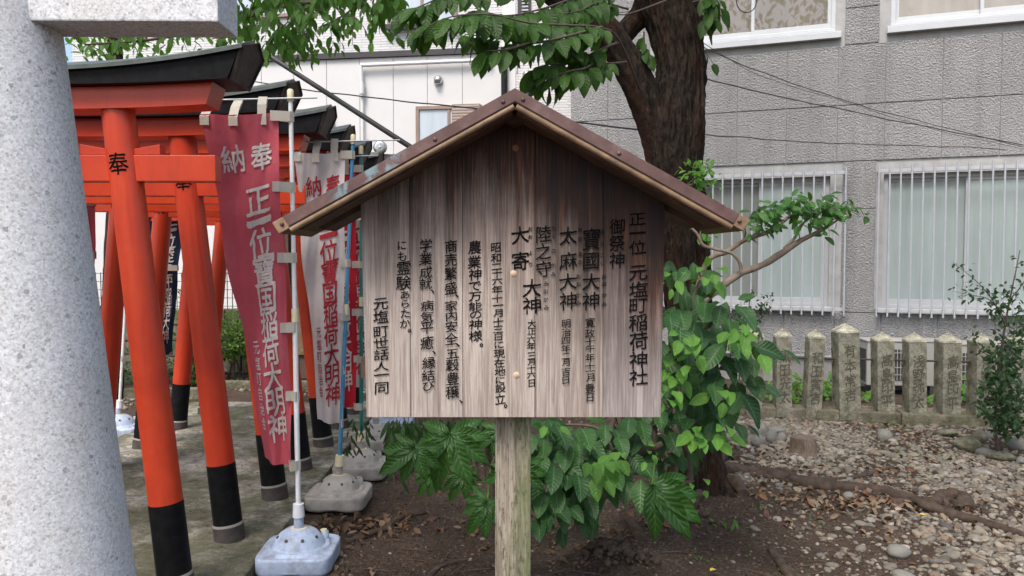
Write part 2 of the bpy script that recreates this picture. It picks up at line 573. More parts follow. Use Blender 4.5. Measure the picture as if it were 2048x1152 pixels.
def moss_concrete(name='mossy_concrete', moss=.75, base=(.36, .335, .28)):
    m, nt, b = new_mat(name)
    v = coords(nt)
    f = noise_n(nt, v, 9, 9, .75)
    o = ramp(nt, f, [(.36, tuple(x * .42 for x in base)), (.5, base), (.62, tuple(x * 1.55 for x in base))])
    g = noise_n(nt, v, 1.7, 7, .68, .3)
    g2 = noise_n(nt, v, 38, 7, .75)
    gm = math_n(nt, 'ADD', math_n(nt, 'MULTIPLY', g, .75), math_n(nt, 'MULTIPLY', g2, .35))
    mc = ramp(nt, g2, [(.38, (.035, .042, .014)), (.55, (.10, .105, .042)), (.68, (.19, .18, .095))])
    o = mix(nt, ramp(nt, gm, [(.47, 0.), (.58, moss)]), o, mc)
    d = ramp(nt, noise_n(nt, v, 90, 4, .8), [(.6, 0.), (.7, .6)])
    o = mix(nt, d, o, (.06, .05, .035))
    nt.links.new(o, b.inputs['Base Color'])
    b.inputs['Roughness'].default_value = .95
    b.inputs['Specular IOR Level'].default_value = .2
    bump(nt, b, math_n(nt, 'ADD', f, g2), 1.0, .02)
    return m

def pebble_mat():
    m, nt, b = new_mat('pebbles')
    geo = N(nt, 'ShaderNodeNewGeometry'); oi = N(nt, 'ShaderNodeObjectInfo')
    r = math_n(nt, 'FRACT', math_n(nt, 'ADD', geo.outputs['Random Per Island'], oi.outputs['Random']))
    o = ramp(nt, r, [(0, (.07, .066, .06)), (.2, (.16, .145, .115)), (.4, (.235, .205, .15)), (.55, (.13, .12, .115)),
                     (.7, (.30, .265, .20)), (.82, (.19, .13, .09)), (.92, (.12, .10, .08)), (1, (.36, .34, .30))])
    v = coords(nt)
    f = noise_n(nt, v, 45, 6, .7)
    o = mix(nt, ramp(nt, f, [(.4, .45), (.6, 0.)]), o, (.10, .085, .065))
    nt.links.new(o, b.inputs['Base Color'])
    b.inputs['Roughness'].default_value = .75
    b.inputs['Specular IOR Level'].default_value = .3
    bump(nt, b, f, .3, .004)
    return m

def glass_pane(name, c, rough=.05, refl=.5, var=.12):
    m, nt, b = new_mat(name)
    v = coords(nt)
    f = noise_n(nt, coords(nt, scale=(6, 6, .5)), 1.2, 4)
    o = ramp(nt, f, [(.3, tuple(x * (1 - var) for x in c)), (.7, tuple(x * (1 + var) for x in c))])
    nt.links.new(o, b.inputs['Base Color'])
    b.inputs['Roughness'].default_value = .5
    b.inputs['Coat Weight'].default_value = refl
    b.inputs['Coat Roughness'].default_value = rough
    b.inputs['Coat IOR'].default_value = 1.9
    return m

M = dict(
    granite=granite_mat(), red=paint_red(),
    black=simple('black_paint', (.005, .005, .006), .5, var=.3, spec=.14, dirt=(.03, .03, .03), dirt_amt=.3, dirt_scale=25),
    collar=simple('base_collar', (.055, .042, .04), .8, var=.3, scale=20, bmp=.4, dirt=(.14, .14, .11), dirt_amt=.4, dirt_scale=9),
    mortar=simple('mortar_ring', (.25, .23, .20), .9, bmp=.4),
    patina=simple('patinated_roof_sheet', (.085, .10, .092), .45, metal=.3, var=.35, scale=14, dirt=(.17, .18, .17), dirt_amt=.6, dirt_scale=8),
    endcap=simple('brown_end_cap', (.040, .028, .025), .6, spec=.25, var=.35, scale=16, dirt=(.15, .12, .10), dirt_amt=.4, dirt_scale=10),
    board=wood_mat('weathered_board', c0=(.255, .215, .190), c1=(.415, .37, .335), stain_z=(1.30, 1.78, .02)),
    post=post_wood(),
    trim=simple('trim_wood', (.20, .125, .07), .6, var=.35, scale=22, bmp=.2, dirt=(.06, .035, .02), dirt_amt=.7, dirt_scale=12),
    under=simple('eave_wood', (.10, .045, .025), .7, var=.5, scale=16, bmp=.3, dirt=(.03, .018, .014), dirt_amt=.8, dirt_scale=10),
    plug=simple('plug_wood', (.50, .36, .25), .7, var=.2, scale=30),
    oldplug=simple('stained_plug_wood', (.19, .085, .048), .7, var=.2, scale=30),
    copper=copper_mat(),
    nail=simple('nail_head', (.12, .075, .07), .4, metal=.6),
    ink=simple('ink', (.005, .0045, .005), .9, var=.4, scale=40, spec=.08),
    bark=bark_mat('cherry_bark'),
    twig=simple('twig_bark', (.085, .06, .045), .85, var=.35, scale=30, bmp=.4),
    branch=simple('shrub_branch', (.17, .125, .09), .85, var=.3, scale=25, bmp=.5, bscale=90, dirt=(.27, .24, .2), dirt_amt=.6, dirt_scale=9),
    root=simple('root_bark', (.058, .041, .031), .95, var=.45, scale=18, bmp=.9, bscale=45, spec=.2, dirt=(.10, .08, .065), dirt_amt=.6, dirt_scale=14),
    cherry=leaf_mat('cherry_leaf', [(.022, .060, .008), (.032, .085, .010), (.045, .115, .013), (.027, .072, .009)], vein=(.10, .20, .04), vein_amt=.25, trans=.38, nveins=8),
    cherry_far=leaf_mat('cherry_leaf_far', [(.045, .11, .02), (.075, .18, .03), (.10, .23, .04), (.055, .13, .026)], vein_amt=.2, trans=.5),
    broad=leaf_mat('broad_leaf', [(.018, .055, .018), (.025, .075, .020), (.038, .105, .024), (.020, .060, .022)], vein=(.12, .22, .09), vein_amt=.45, rough=.45, trans=.2, nveins=9),
    young=leaf_mat('young_leaf', [(.09, .22, .035), (.13, .30, .05), (.10, .25, .04)], vein_amt=.35, trans=.4, nveins=8),
    fatsia=leaf_mat('fatsia_leaf', [(.022, .068, .012), (.028, .088, .014), (.036, .105, .018)], vein=(.11, .21, .06), vein_amt=.35, rough=.4, trans=.2, nveins=9),
    glossy=leaf_mat('glossy_leaf', [(.028, .080, .020), (.045, .13, .028), (.065, .19, .035), (.032, .09, .022)], vein_amt=.25, rough=.35, trans=.3),
    dark=leaf_mat('dark_small_leaf', [(.012, .032, .014), (.020, .050, .018), (.030, .070, .022)], vein_amt=.15, rough=.4, trans=.2),
    hedge=leaf_mat('hedge_leaf', [(.04, .10, .02), (.10, .20, .03), (.17, .28, .05), (.06, .13, .025)], vein_amt=.1, trans=.35),
    litter=leaf_mat('dry_leaf', [(.10, .060, .038), (.17, .11, .07), (.26, .19, .13), (.13, .055, .035), (.20, .12, .07)], vein=(.2, .13, .08), vein_amt=.3, trans=.05, rough=.8, spec=.2),
    stucco=stucco_mat(), siding=siding_mat(),
    backing=simple('joint_grey', (.2, .2, .2), .9),
    surround=simple('surround_stucco', (.35, .348, .343), .8, bmp=.6, bscale=50),
    plinth=simple('plinth_concrete', (.25, .245, .24), .85, bmp=.3, dirt=(.12, .11, .10), dirt_amt=.5),
    alu=simple('white_aluminium', (.42, .435, .45), .4, var=.05, dirt=(.4, .4, .39), dirt_amt=.35, dirt_scale=6),
    alu_hi=simple('bright_aluminium', (.50, .52, .54), .35, var=.04),
    bar=simple('grille_bar', (.42, .44, .47), .45, metal=.1, var=.07, dirt=(.35, .33, .3), dirt_amt=.3, dirt_scale=9),
    frost=glass_pane('frosted_glass', (.30, .36, .35), .12, .25),
    frost2=glass_pane('frosted_glass_dim', (.20, .22, .20), .12, .25),
    curtain=glass_pane('window_over_beige_blind', (.15, .125, .095), .02, .8),
    curtain2=glass_pane('window_over_grey_blind', (.30, .275, .235), .03, .35),
    skyglass=glass_pane('bluish_window', (.40, .46, .52), .05, .6),
    rubber=simple('dark_gasket', (.03, .03, .03), .6),
    whitepanel=simple('white_siding', (.58, .58, .575), .55, var=.03, scale=2, bmp=.1, bscale=30, dirt=(.50, .49, .47), dirt_amt=.3, dirt_scale=1.2),
    whitepipe=simple('white_pipe', (.62, .62, .62), .4, var=.04),
    brownframe=simple('brown_frame', (.24, .175, .14), .45, var=.1),
    belt=simple('dark_belt', (.035, .03, .032), .4),
    blackpipe=simple('black_pipe', (.012, .015, .014), .5, spec=.2),
    steel=simple('steel_vent', (.55, .55, .55), .25, metal=.9, var=.1),
    cable=simple('cable_black', (.012, .012, .014), .5),
    stay=simple('stay_pole', (.035, .032, .032), .5, var=.3),
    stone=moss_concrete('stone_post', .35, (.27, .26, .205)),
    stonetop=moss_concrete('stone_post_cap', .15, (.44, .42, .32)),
    carve=simple('carved_shadow', (.085, .078, .052), .9, var=.3, scale=60),
    kerb=moss_concrete('kerb_concrete', .5, (.20, .18, .14)),
    slab=moss_concrete(), soil=soil_mat(), pebble=pebble_mat(),
    rock=simple('river_stone', (.17, .165, .145), .8, var=.3, scale=6, bmp=.5, bscale=30, dirt=(.14, .13, .09), dirt_amt=.5, dirt_scale=7),
    rockmoss=moss_concrete('mossy_rock', .6, (.22, .21, .16)),
    stump=wood_mat('stump_wood', along='z', c0=(.075, .055, .04), c1=(.18, .14, .105)),
    acbody=simple('air_conditioner_case', (.36, .35, .32), .5, var=.06, dirt=(.3, .29, .26), dirt_amt=.4),
    acdark=simple('air_conditioner_dark', (.05, .05, .05), .6),
    iron=simple('rusty_rod', (.05, .035, .03), .7, var=.4, scale=40),
    fence=simple('dark_wire_fence', (.04, .04, .04), .5),
    pole_white=simple('white_pole', (.70, .72, .74), .35, var=.05, dirt=(.45, .43, .38), dirt_amt=.4, dirt_scale=9),
    pole_blue=simple('blue_pole', (.045, .22, .38), .35, var=.2, scale=12, dirt=(.2, .22, .22), dirt_amt=.3),
    pole_green=simple('green_pole', (.015, .15, .13), .35, var=.2, scale=12),
    cream=simple('cream_plastic', (.66, .60, .40), .5, var=.12),
    tab=cloth_mat('tape_tab', (.47, .44, .38), amt=.35, trans=.15),
    cl_red=cloth_mat('red_banner_cloth', (.50, .095, .125), dirt=(.48, .20, .22), amt=.5),
    cl_red2=cloth_mat('scarlet_banner_cloth', (.50, .025, .04), dirt=(.35, .08, .08), amt=.2),
    cl_white=cloth_mat('white_banner_cloth', (.60, .57, .56), dirt=(.48, .36, .35), amt=.35),
    cl_navy=cloth_mat('navy_banner_cloth', (.018, .035, .065), dirt=(.06, .08, .1), amt=.3, trans=.1),
    pr_white=cloth_mat('white_print', (.66, .61, .59), dirt=(.5, .42, .4), amt=.2),
    pr_red=cloth_mat('red_print', (.42, .035, .05), dirt=(.4, .1, .1), amt=.2),
    base_blue=simple('blue_plastic_base', (.40, .48, .62), .5, var=.12, scale=5, bmp=.15, dirt=(.13, .13, .14), dirt_amt=.75, dirt_scale=13),
    base_grey=simple('grimy_plastic_base', (.38, .36, .32), .7, var=.2, scale=7, bmp=.2, dirt=(.11, .10, .08), dirt_amt=.75, dirt_scale=8),
    hole=simple('hole_dark', (.05, .055, .06), .7),
    shrinewood=simple('shrine_timber', (.09, .06, .045), .8, var=.3),
    tile=simple('grey_roof_tile', (.10, .105, .11), .5, var=.25, scale=12),
    weed=leaf_mat('weed_leaf', [(.06, .16, .03), (.09, .22, .04)], vein_amt=.1, trans=.3),
    yellow=simple('yellow_fallen_leaf', (.60, .42, .06), .7),
)

# ------------------------------------------------------------------ leaf shapes
def leaf_base(L=1.0, W=.5, n=6, fold=.12, droop=.18, tip=.12, across=1, wob=.0, serr=0.0, pinch=True):
    """leaf along +Y, normal +Z, base at origin; returns V,F,UV"""
    V, UV = [], []
    cols_ = 2 * across + 1
    for i in range(n + 1):
        v = i / n
        w = max(0.0, math.sin(math.pi * min(1, v ** .86))) ** .68 if 0 < v < 1 else 0
        if not pinch: w = max(0.0, math.sin(math.pi * min(1, v ** .92))) ** .8 if 0 < v < 1 else 0
        elif v > .80 and n >= 6: w *= 1 - (v - .80) * 2.2
        w = max(w, .02)
        if serr: w *= 1 + serr * (1 if i % 2 else -1)
        for j in range(cols_):
            u = (j / (cols_ - 1)) * 2 - 1
            x = u * w * W * .5
            z = abs(u) * w * W * fold - droop * L * v * v + wob * math.sin(v * 9 + u * 2) * L * .03 * abs(u)
            V.append((x, v * L, z)); UV.append((.5 + u * .5, v))
    Fq = []
    for i in range(n):
        for j in range(cols_ - 1):
            a = i * cols_ + j
            Fq.append((a, a + 1, a + 1 + cols_, a + cols_))
    return np.array(V, float), np.array(Fq, int), np.array(UV, float)

def base_mesh(name, base, mat):
    me = mesh_np(name, base[0], base[1], base[2])
    me.materials.append(mat)
    return me

def palmate(lobes=8, spread=235, L=.14, seed=0):
    pr = random.Random(seed)
    VV, FF, UU = [], [], []
    for k in range(lobes):
        a = R(-spread / 2 + spread * k / (lobes - 1) + pr.uniform(-5, 5))
        ln = L * (1.0 - .34 * abs(a / R(spread / 2)) ** 1.5) * pr.uniform(.88, 1.12)
        V, Fq, UV = leaf_base(ln, ln * pr.uniform(.32, .39), 10, .2, pr.uniform(.2, .5), across=2, wob=1.3)
        # keep the inner third wide so that lobes fuse into one blade
        t = np.clip(V[:, 1] / ln, 0, 1)
        V[:, 0] = np.where(t < .38, np.sign(V[:, 0]) * np.maximum(np.abs(V[:, 0]), np.abs(UV[:, 0] - .5) * 2 * (t * ln) * .27 + 0), V[:, 0])
        ca, sa = math.cos(a), math.sin(a)
        X = V[:, 0] * ca + V[:, 1] * sa; Y = -V[:, 0] * sa + V[:, 1] * ca
        V = np.stack([X, Y, V[:, 2] + .0006 * (k % 2)], 1)
        FF.append(Fq + sum(len(q) for q in VV)); VV.append(V); UU.append(UV)
    return np.concatenate(VV), np.concatenate(FF), np.concatenate(UU)

def frame(tipdir, up):
    y = Vector(tipdir).normalized()
    z = Vector(up); z = (z - y * z.dot(y)).normalized()
    x = y.cross(z)
    return Matrix((x, y, z)).transposed()

def rv(s=1.0):
    return Vector((rnd.uniform(-s, s), rnd.uniform(-s, s), rnd.uniform(-s, s)))

class Leaves:
    """collects leaf placements; builds single leaf objects and one joined rest"""
    def __init__(s): s.items = []
    def add(s, p, tipdir, up, size): s.items.append((Vector(p), frame(tipdir, up), size))
    def single(s, name, me, parent, limit=9999):
        its = sorted(s.items, key=lambda q: -q[2] / max(.5, q[0].y))
        for p, m, k in its[:limit]:
            o = bpy.data.objects.new(name, me); col.objects.link(o)
            o.matrix_basis = Matrix.Translation(p) @ m.to_4x4() @ Matrix.Scale(k, 4)
            attach(o, parent)
        s.items = its[limit:]
    def joined(s, name, base, parent, mat):
        if not s.items: return None
        Ms = np.array([np.array(m) * k for p, m, k in s.items]); T = np.array([tuple(p) for p, m, k in s.items])
        o = scatter(name, base, Ms, T, parent, mat)
        o['kind'] = 'stuff'
        return o

def smooth_path(P, n=8):
    """Catmull-Rom through points (Vector) -> finer list"""
    P = [Vector(p) for p in P]; out = []
    Q = [P[0]] + P + [P[-1]]
    for i in range(1, len(Q) - 2):
        for k in range(n):
            t = k / n
            a, b, c, d = Q[i - 1], Q[i], Q[i + 1], Q[i + 2]
            out.append(.5 * ((2 * b) + (c - a) * t + (2 * a - 5 * b + 4 * c - d) * t * t + (3 * b - 3 * c + d - a) * t ** 3))
    out.append(P[-1])
    return out

def lerp_list(L, n):
    out = []
    for i in range(len(L) - 1):
        for k in range(n): out.append(L[i] + (L[i + 1] - L[i]) * k / n)
    out.append(L[-1]); return out

# ------------------------------------------------------------------ lettering
_gl = {}
_cu = bpy.data.curves.new('glyph', 'FONT')
_co = bpy.data.objects.new('glyph', _cu)
def glyph(ch, bold=.012, res=3):
    k = (ch, bold)
    if k in _gl: return _gl[k]
    _cu.body = ch; _cu.size = 1.0; _cu.offset = 0.0; _cu.resolution_u = res; _cu.fill_mode = 'FRONT'
    col.objects.link(_co)
    bpy.context.view_layer.update()
    dg = bpy.context.evaluated_depsgraph_get()
    me = bpy.data.meshes.new_from_object(_co.evaluated_get(dg))
    col.objects.unlink(_co)
    bm = bmesh.new(); bm.from_mesh(me)
    bmesh.ops.remove_doubles(bm, verts=bm.verts, dist=1e-5)
    for lim_ in (.30, .16, .10):
        es = [e for e in bm.edges if e.calc_length() > lim_]
        if es: bmesh.ops.subdivide_edges(bm, edges=es, cuts=1); bmesh.ops.triangulate(bm, faces=bm.faces)
    V = [(v.co.x, v.co.y) for v in bm.verts]
    Fa = [tuple(v.index for v in f.verts) for f in bm.faces]
    bm.free()
    bpy.data.meshes.remove(me)
    xs = [v[0] for v in V]; ys = [v[1] for v in V]
    if V:
        cx = (min(xs) + max(xs)) / 2; cy = (min(ys) + max(ys)) / 2
        if ch not in '、。': 
            cy = cy * .5 + .5 * .38
        V = [(x - cx, y - cy) for x, y in V]
    _gl[k] = (V, Fa)
    return _gl[k]

def lettering(name, items, fn, mat, parent, bold=.012, slant=.10, rough=.012, local=False, nrm=None):
    """items: (char, u, v, size_u, size_v); fn(u,v) -> world point; one mesh"""
    mb = MB()
    for ch, u, v, su, sv in items:
        V, Fa = glyph(ch, bold)
        sd_ = rnd.uniform(0, 90); rot = rnd.uniform(-.04, .04)
        if len(Fa) > 90: bold_, bold = bold, bold * .4
        else: bold_ = bold
        LY = [(-.8, -.6), (.8, .6), (-.3, 1.5), (.3, -1.5)] if bold_ > .004 else [(0, 0)]
        for li, (ox, oy) in enumerate(LY):
          P = []
          for x, y in V:
            nx = noise.noise(Vector((x * 5, y * 5, sd_))) * rough * 2.2 + noise.noise(Vector((x * 16, y * 16, sd_ + 9))) * rough
            ny = noise.noise(Vector((x * 5, y * 5, sd_ + 40))) * rough * 2.2 + noise.noise(Vector((x * 16, y * 16, sd_ + 50))) * rough
            xx = x + nx - rot * y; yy = y + slant * x + ny + rot * x
            q = fn(u + (xx + ox * bold) * su, v + (yy + oy * bold) * sv)
            if len(LY) > 1: q = q + (nrm(u, v) if nrm else Vector((0, -1, 0))) * (.00015 * li)
            P.append(q)
          mb.add(P, Fa)
        bold = bold_
    me = bpy.data.meshes.new(name)
    me.from_pydata(mb.v, [], mb.f); me.update()
    return link(name, me, mat, parent, local)

# ------------------------------------------------------------------ ground
def gz(x, y):
    """ground height"""
    h = (vnoise(x * 1.3, y * 1.3, 3) - .5) * .05 + (vnoise(x * 4, y * 4, 5) - .5) * .022 + (vnoise(x * 14, y * 14, 8) - .5) * .008
    mound = .10 * np.exp(-((x - 1.22) ** 2 + (y - 4.7) ** 2) / .35)
    m2 = .07 * np.exp(-((x - .55) ** 2 + (y - 3.75) ** 2) / .05)
    flat = np.clip((x + 1.35) / .5, 0, 1) * np.clip((14 - y) / 4, 0, 1)
    return (h + mound + m2) * flat - .012 * (x < -1.2) - .02

def gz1(x, y): return float(gz(np.array([x], float), np.array([y], float))[0])

xs = np.concatenate([np.linspace(-60, -6, 12), np.linspace(-5, -1.6, 18), np.linspace(-1.5, 7, 340), np.linspace(7.5, 60, 12)])
ys = np.concatenate([np.linspace(-40, 0, 8), np.linspace(.5, 2.8, 12), np.linspace(2.9, 8.5, 230), np.linspace(8.8, 60, 14)])
GX, GY = np.meshgrid(xs, ys)
GZ = gz(GX, GY)
V = np.stack([GX.ravel(), GY.ravel(), GZ.ravel()], 1)
nx_, ny_ = len(xs), len(ys)
ii = (np.arange(ny_ - 1)[:, None] * nx_ + np.arange(nx_ - 1)[None]).ravel()
Fq = np.stack([ii, ii + 1, ii + 1 + nx_, ii + nx_], 1)
g = link('ground', mesh_np('ground', V, Fq), M['soil']); g['kind'] = 'structure'

# slab under the gates
mb = MB()
SX0, SX1, SY0, SY1 = -3.05, -1.15, 1.0, 7.7
nxs, nys = 60, 220
V = []
for j in range(nys + 1):
    for i in range(nxs + 1):
        x = SX0 + (SX1 - SX0) * i / nxs; y = SY0 + (SY1 - SY0) * j / nys
        z = .05 + .006 * noise.noise(Vector((x * 6, y * 6, 0))) + .003 * noise.noise(Vector((x * 25, y * 25, 3)))
        if i == nxs: x += .012 * noise.noise(Vector((0, y * 9, 0)))
        V.append((x, y, z))
Fa = [(j * (nxs + 1) + i, j * (nxs + 1) + i + 1, (j + 1) * (nxs + 1) + i + 1, (j + 1) * (nxs + 1) + i) for j in range(nys) for i in range(nxs)]
mb.add(V, Fa, True)
b0 = [j * (nxs + 1) + nxs for j in range(nys + 1)]
sk = [(V[k][0] + .004, V[k][1], -.08) for k in b0]
o_ = len(mb.v); mb.v += sk
for j in range(nys):
    mb.f.append((b0[j], b0[j + 1], o_ + j + 1, o_ + j)); mb.sm.append(False)
g = mb.build('pavement', M['slab']); g['kind'] = 'structure'
mb = MB()
mb.box(-3.4, 1.0, 8.9, 9.02, -.05, .06); mb.box(-6.5, -3.2, 8.3, 8.42, -.05, .08)
g = mb.build('path_kerb', M['kerb'], bevel=.01); g['kind'] = 'structure'

# ------------------------------------------------------------------ big granite gate at the left
TY = 1.92
gate = empty('stone_torii_gate', (-1.10, TY, 0), label='pale grey granite torii gate, thick round pillar filling the left edge', cat='stone gate')
mb = MB()
def gp_c(z): return Vector((-1.071 - .078 * z, TY, z))
def gp_r(z): return .217 - .030 * z
pts = [gp_c(z) for z in np.linspace(-.05, 3.0, 40)]
mb.tube(pts, [gp_r(p.z) for p in pts], 96)
mb.build('pillar', M['granite'], gate)
mb = MB()
zb = at(435, 43, 1.85).z
xe = at(436, 43, 1.85).x
mb.box(-3.2, xe, 1.85, 1.99, zb, zb + .21)
mb.build('crossbeam', M['granite'], gate, bevel=.004)
# the other pillar and the top beam stand out of view but belong to the gate
mb = MB()
pts = [Vector((-3.35 + .085 * z, TY, z)) for z in np.linspace(-.05, 3.0, 12)]
mb.tube(pts, [gp_r(p.z) for p in pts], 48)
mb.build('pillar', M['granite'], gate)
mb = MB(); mb.box(-3.9, -.6, 1.78, 2.06, 3.0, 3.26); mb.build('top_beam', M['granite'], gate, bevel=.01)
zc = at(0, 240, 1.75).z
def gfn(u, v):
    c = gp_c(v); r = gp_r(v) + .0012
    a = u / r
    return Vector((c.x + r * math.sin(a), c.y - r * math.cos(a), v))
lettering('inscription', [('献', -.065, zc, .13, .13), ('奉', -.065, zc + .17, .13, .13)], gfn, M['ink'], gate, .02)

# ------------------------------------------------------------------ red torii gates
GC = -2.06
gates_y = [3.30, 3.96, 4.62, 5.26, 5.90, 6.53, 7.15]
HB, HT, ZT = .685, .475, 2.07
def build_torii():
    root = empty('torii_gate')
    for s in (-1, 1):
        def axis(z, s=s): return Vector((s * (HB + (HT - HB) * z / ZT), 0, z))
        rad = lambda z: .0705 - .0025 * z
        zs = [.40 + (ZT + .02 - .40) * i / 20 for i in range(21)]
        pil = MB().tube([axis(z) for z in zs], [rad(z) for z in zs], 40).build('pillar', M['red'], root, local=True)
        zs = [.085 + (.40 - .085) * i / 6 for i in range(7)]
        MB().tube([axis(z) for z in zs], [rad(z) + .0015 for z in zs], 40).build('pillar_foot', M['black'], pil, local=True)
        zs = [-.03, .0, .04, .085]
        MB().tube([axis(z) for z in zs], [rad(z) + .006 for z in zs], 40).build('collar', M['collar'], pil, local=True)
        MB().tube([axis(.083), axis(.095)], [.077, .0725], 32).build('mortar_ring', M['mortar'], pil, local=True)
        def fn(u, v, s=s):
            c = axis(v); r = rad(v) + .0012; a = u / r
            return Vector((c.x + r * math.sin(a), -r * math.cos(a), v))
        lettering('inscription', [('奉' if s > 0 else '納', .0, 1.83, .092, .100)], fn, M['ink'], pil, .010, local=True)
        for d in (-1, 1):
            xc = axis(1.88).x
            x0, x1 = xc + d * .055, xc + d * .165
            mb = MB(); mb.prism([(x0, 1.871), (x1, 1.871), (x1, 1.915), (x0, 1.895)], -.028, .028)
            mb.build('wedge', M['red'], root, local=True, bevel=.002)
    MB().box(-.89, .89, -.034, .034, 1.76, 1.87).build('lower_crossbeam', M['red'], root, local=True, bevel=.004)
    # red beam under the roof, rising a little towards both ends
    def beam(name, mat, hw, z0f, z1f, yh, n=28, slant=0.0, par=root, ridge=None):
        mb = MB(); V = []; Fa = []
        for i in range(n + 1):
            t = -1 + 2 * i / n
            xb, xt = t * (hw), t * (hw + slant)
            zb, zt = z0f(abs(t)), z1f(abs(t))
            if ridge is None:
                V += [(xb, -yh, zb), (xb, yh, zb), (xt, yh, zt), (xt, -yh, zt)]
            else:
                V += [(xb, -yh * .8, zb), (xb, yh * .8, zb), (xt, yh, zt), (xt, 0, zt + ridge), (xt, -yh, zt)]
        m = 4 if ridge is None else 5
        for i in range(n):
            for k in range(m):
                k2 = (k + 1) % m
                Fa.append((i * m + k, i * m + k2, (i + 1) * m + k2, (i + 1) * m + k))
        Fa += [tuple(range(m)), tuple(n * m + k for k in range(m))]
        mb.add(V, Fa)
        return mb.build(name, mat, par, local=True)
    cur = lambda t: .045 * t ** 2.6
    beam('upper_crossbeam', M['red'], .87, lambda t: 2.050 + cur(t) * .5, lambda t: 2.137 + cur(t) * .6, .075, slant=.03)
    top = lambda t: 2.198 + .098 * t ** 2.2
    k = beam('roof_beam', M['black'], .975, lambda t: 2.140 + cur(t) * .6, top, .125, slant=.055)
    # thin sheet covering with a shallow ridge
    mb = MB(); V = []; Fa = []; n = 28; hw = 1.042
    for i in range(n + 1):
        t = -1 + 2 * i / n; z = top(abs(t)); x = t * hw
        V += [(x, -.145, z - .012), (x, 0, z + .038), (x, .145, z - .012), (x, .145, z + .004), (x, 0, z + .054), (x, -.145, z + .004)]
    for i in range(n):
        for q in range(6):
            q2 = (q + 1) % 6
            Fa.append((i * 6 + q, i * 6 + q2, (i + 1) * 6 + q2, (i + 1) * 6 + q))
    Fa += [tuple(range(6)), tuple(n * 6 + q for q in range(6))]
    mb.add(V, Fa)
    mb.build('roof_sheet', M['patina'], root, local=True)
    for s in (-1, 1):
        mb = MB(); zb, zt = 2.140 + cur(1) * .6, top(1)
        prof = [(-.107, zb - .004), (.107, zb - .004), (.132, zt), (0, zt + .042), (-.132, zt)]
        V = [(s * (.977 + .055 * ((z - zb) / (zt - zb))), y, z) for y, z in prof] + [(s * (.989 + .055 * ((z - zb) / (zt - zb))), y, z) for y, z in prof]
        mb.add(V, [tuple(range(5)), tuple(range(9, 4, -1))] + [(i, (i + 1) % 5, (i + 1) % 5 + 5, i + 5) for i in range(5)])
        mb.build('end_cap', M['endcap'], root, local=True)
        # thin seam strip round the end
        mb = MB()
        for i in range(5):
            y0, z0 = prof[i]; y1, z1 = prof[(i + 1) % 5]
            p0 = Vector((s * (.993 + .055 * ((z0 - zb) / (zt - zb))), y0 * .97, z0)); p1 = Vector((s * (.993 + .055 * ((z1 - zb) / (zt - zb))), y1 * .97, z1))
            mb.tube([p0, p1], .004, 6)
        mb.build('end_seam', M['endcap'], root, local=True)
    return root
proto = build_torii()
tl = ['vermilion torii gate nearest the camera, beside the granite pillar',
      'second vermilion torii gate of the row, just behind the nearest one',
      'third vermilion torii gate, its pillar foot behind the big red banner',
      'fourth vermilion torii gate, right pillar behind the red banner bottom',
      'fifth vermilion torii gate, its pillar beside the white banner bottom',
      'sixth vermilion torii gate of the row, second from the far end',
      'farthest vermilion torii gate at the end of the row']
allg = [proto] + [copy_tree(proto) for _ in tl[1:]]
for i, o in enumerate(allg):
    o.location = (GC + (.035 if i >= 2 else 0) + rnd.uniform(-.008, .008), gates_y[i], .05 + [0, -.01, -.005, -.015, -.02, -.02, -.03][i])
    o.rotation_euler = (0, 0, R(rnd.uniform(-.6, .6)))
    tag(o, tl[i], 'torii gate', 'red torii gates in a row')

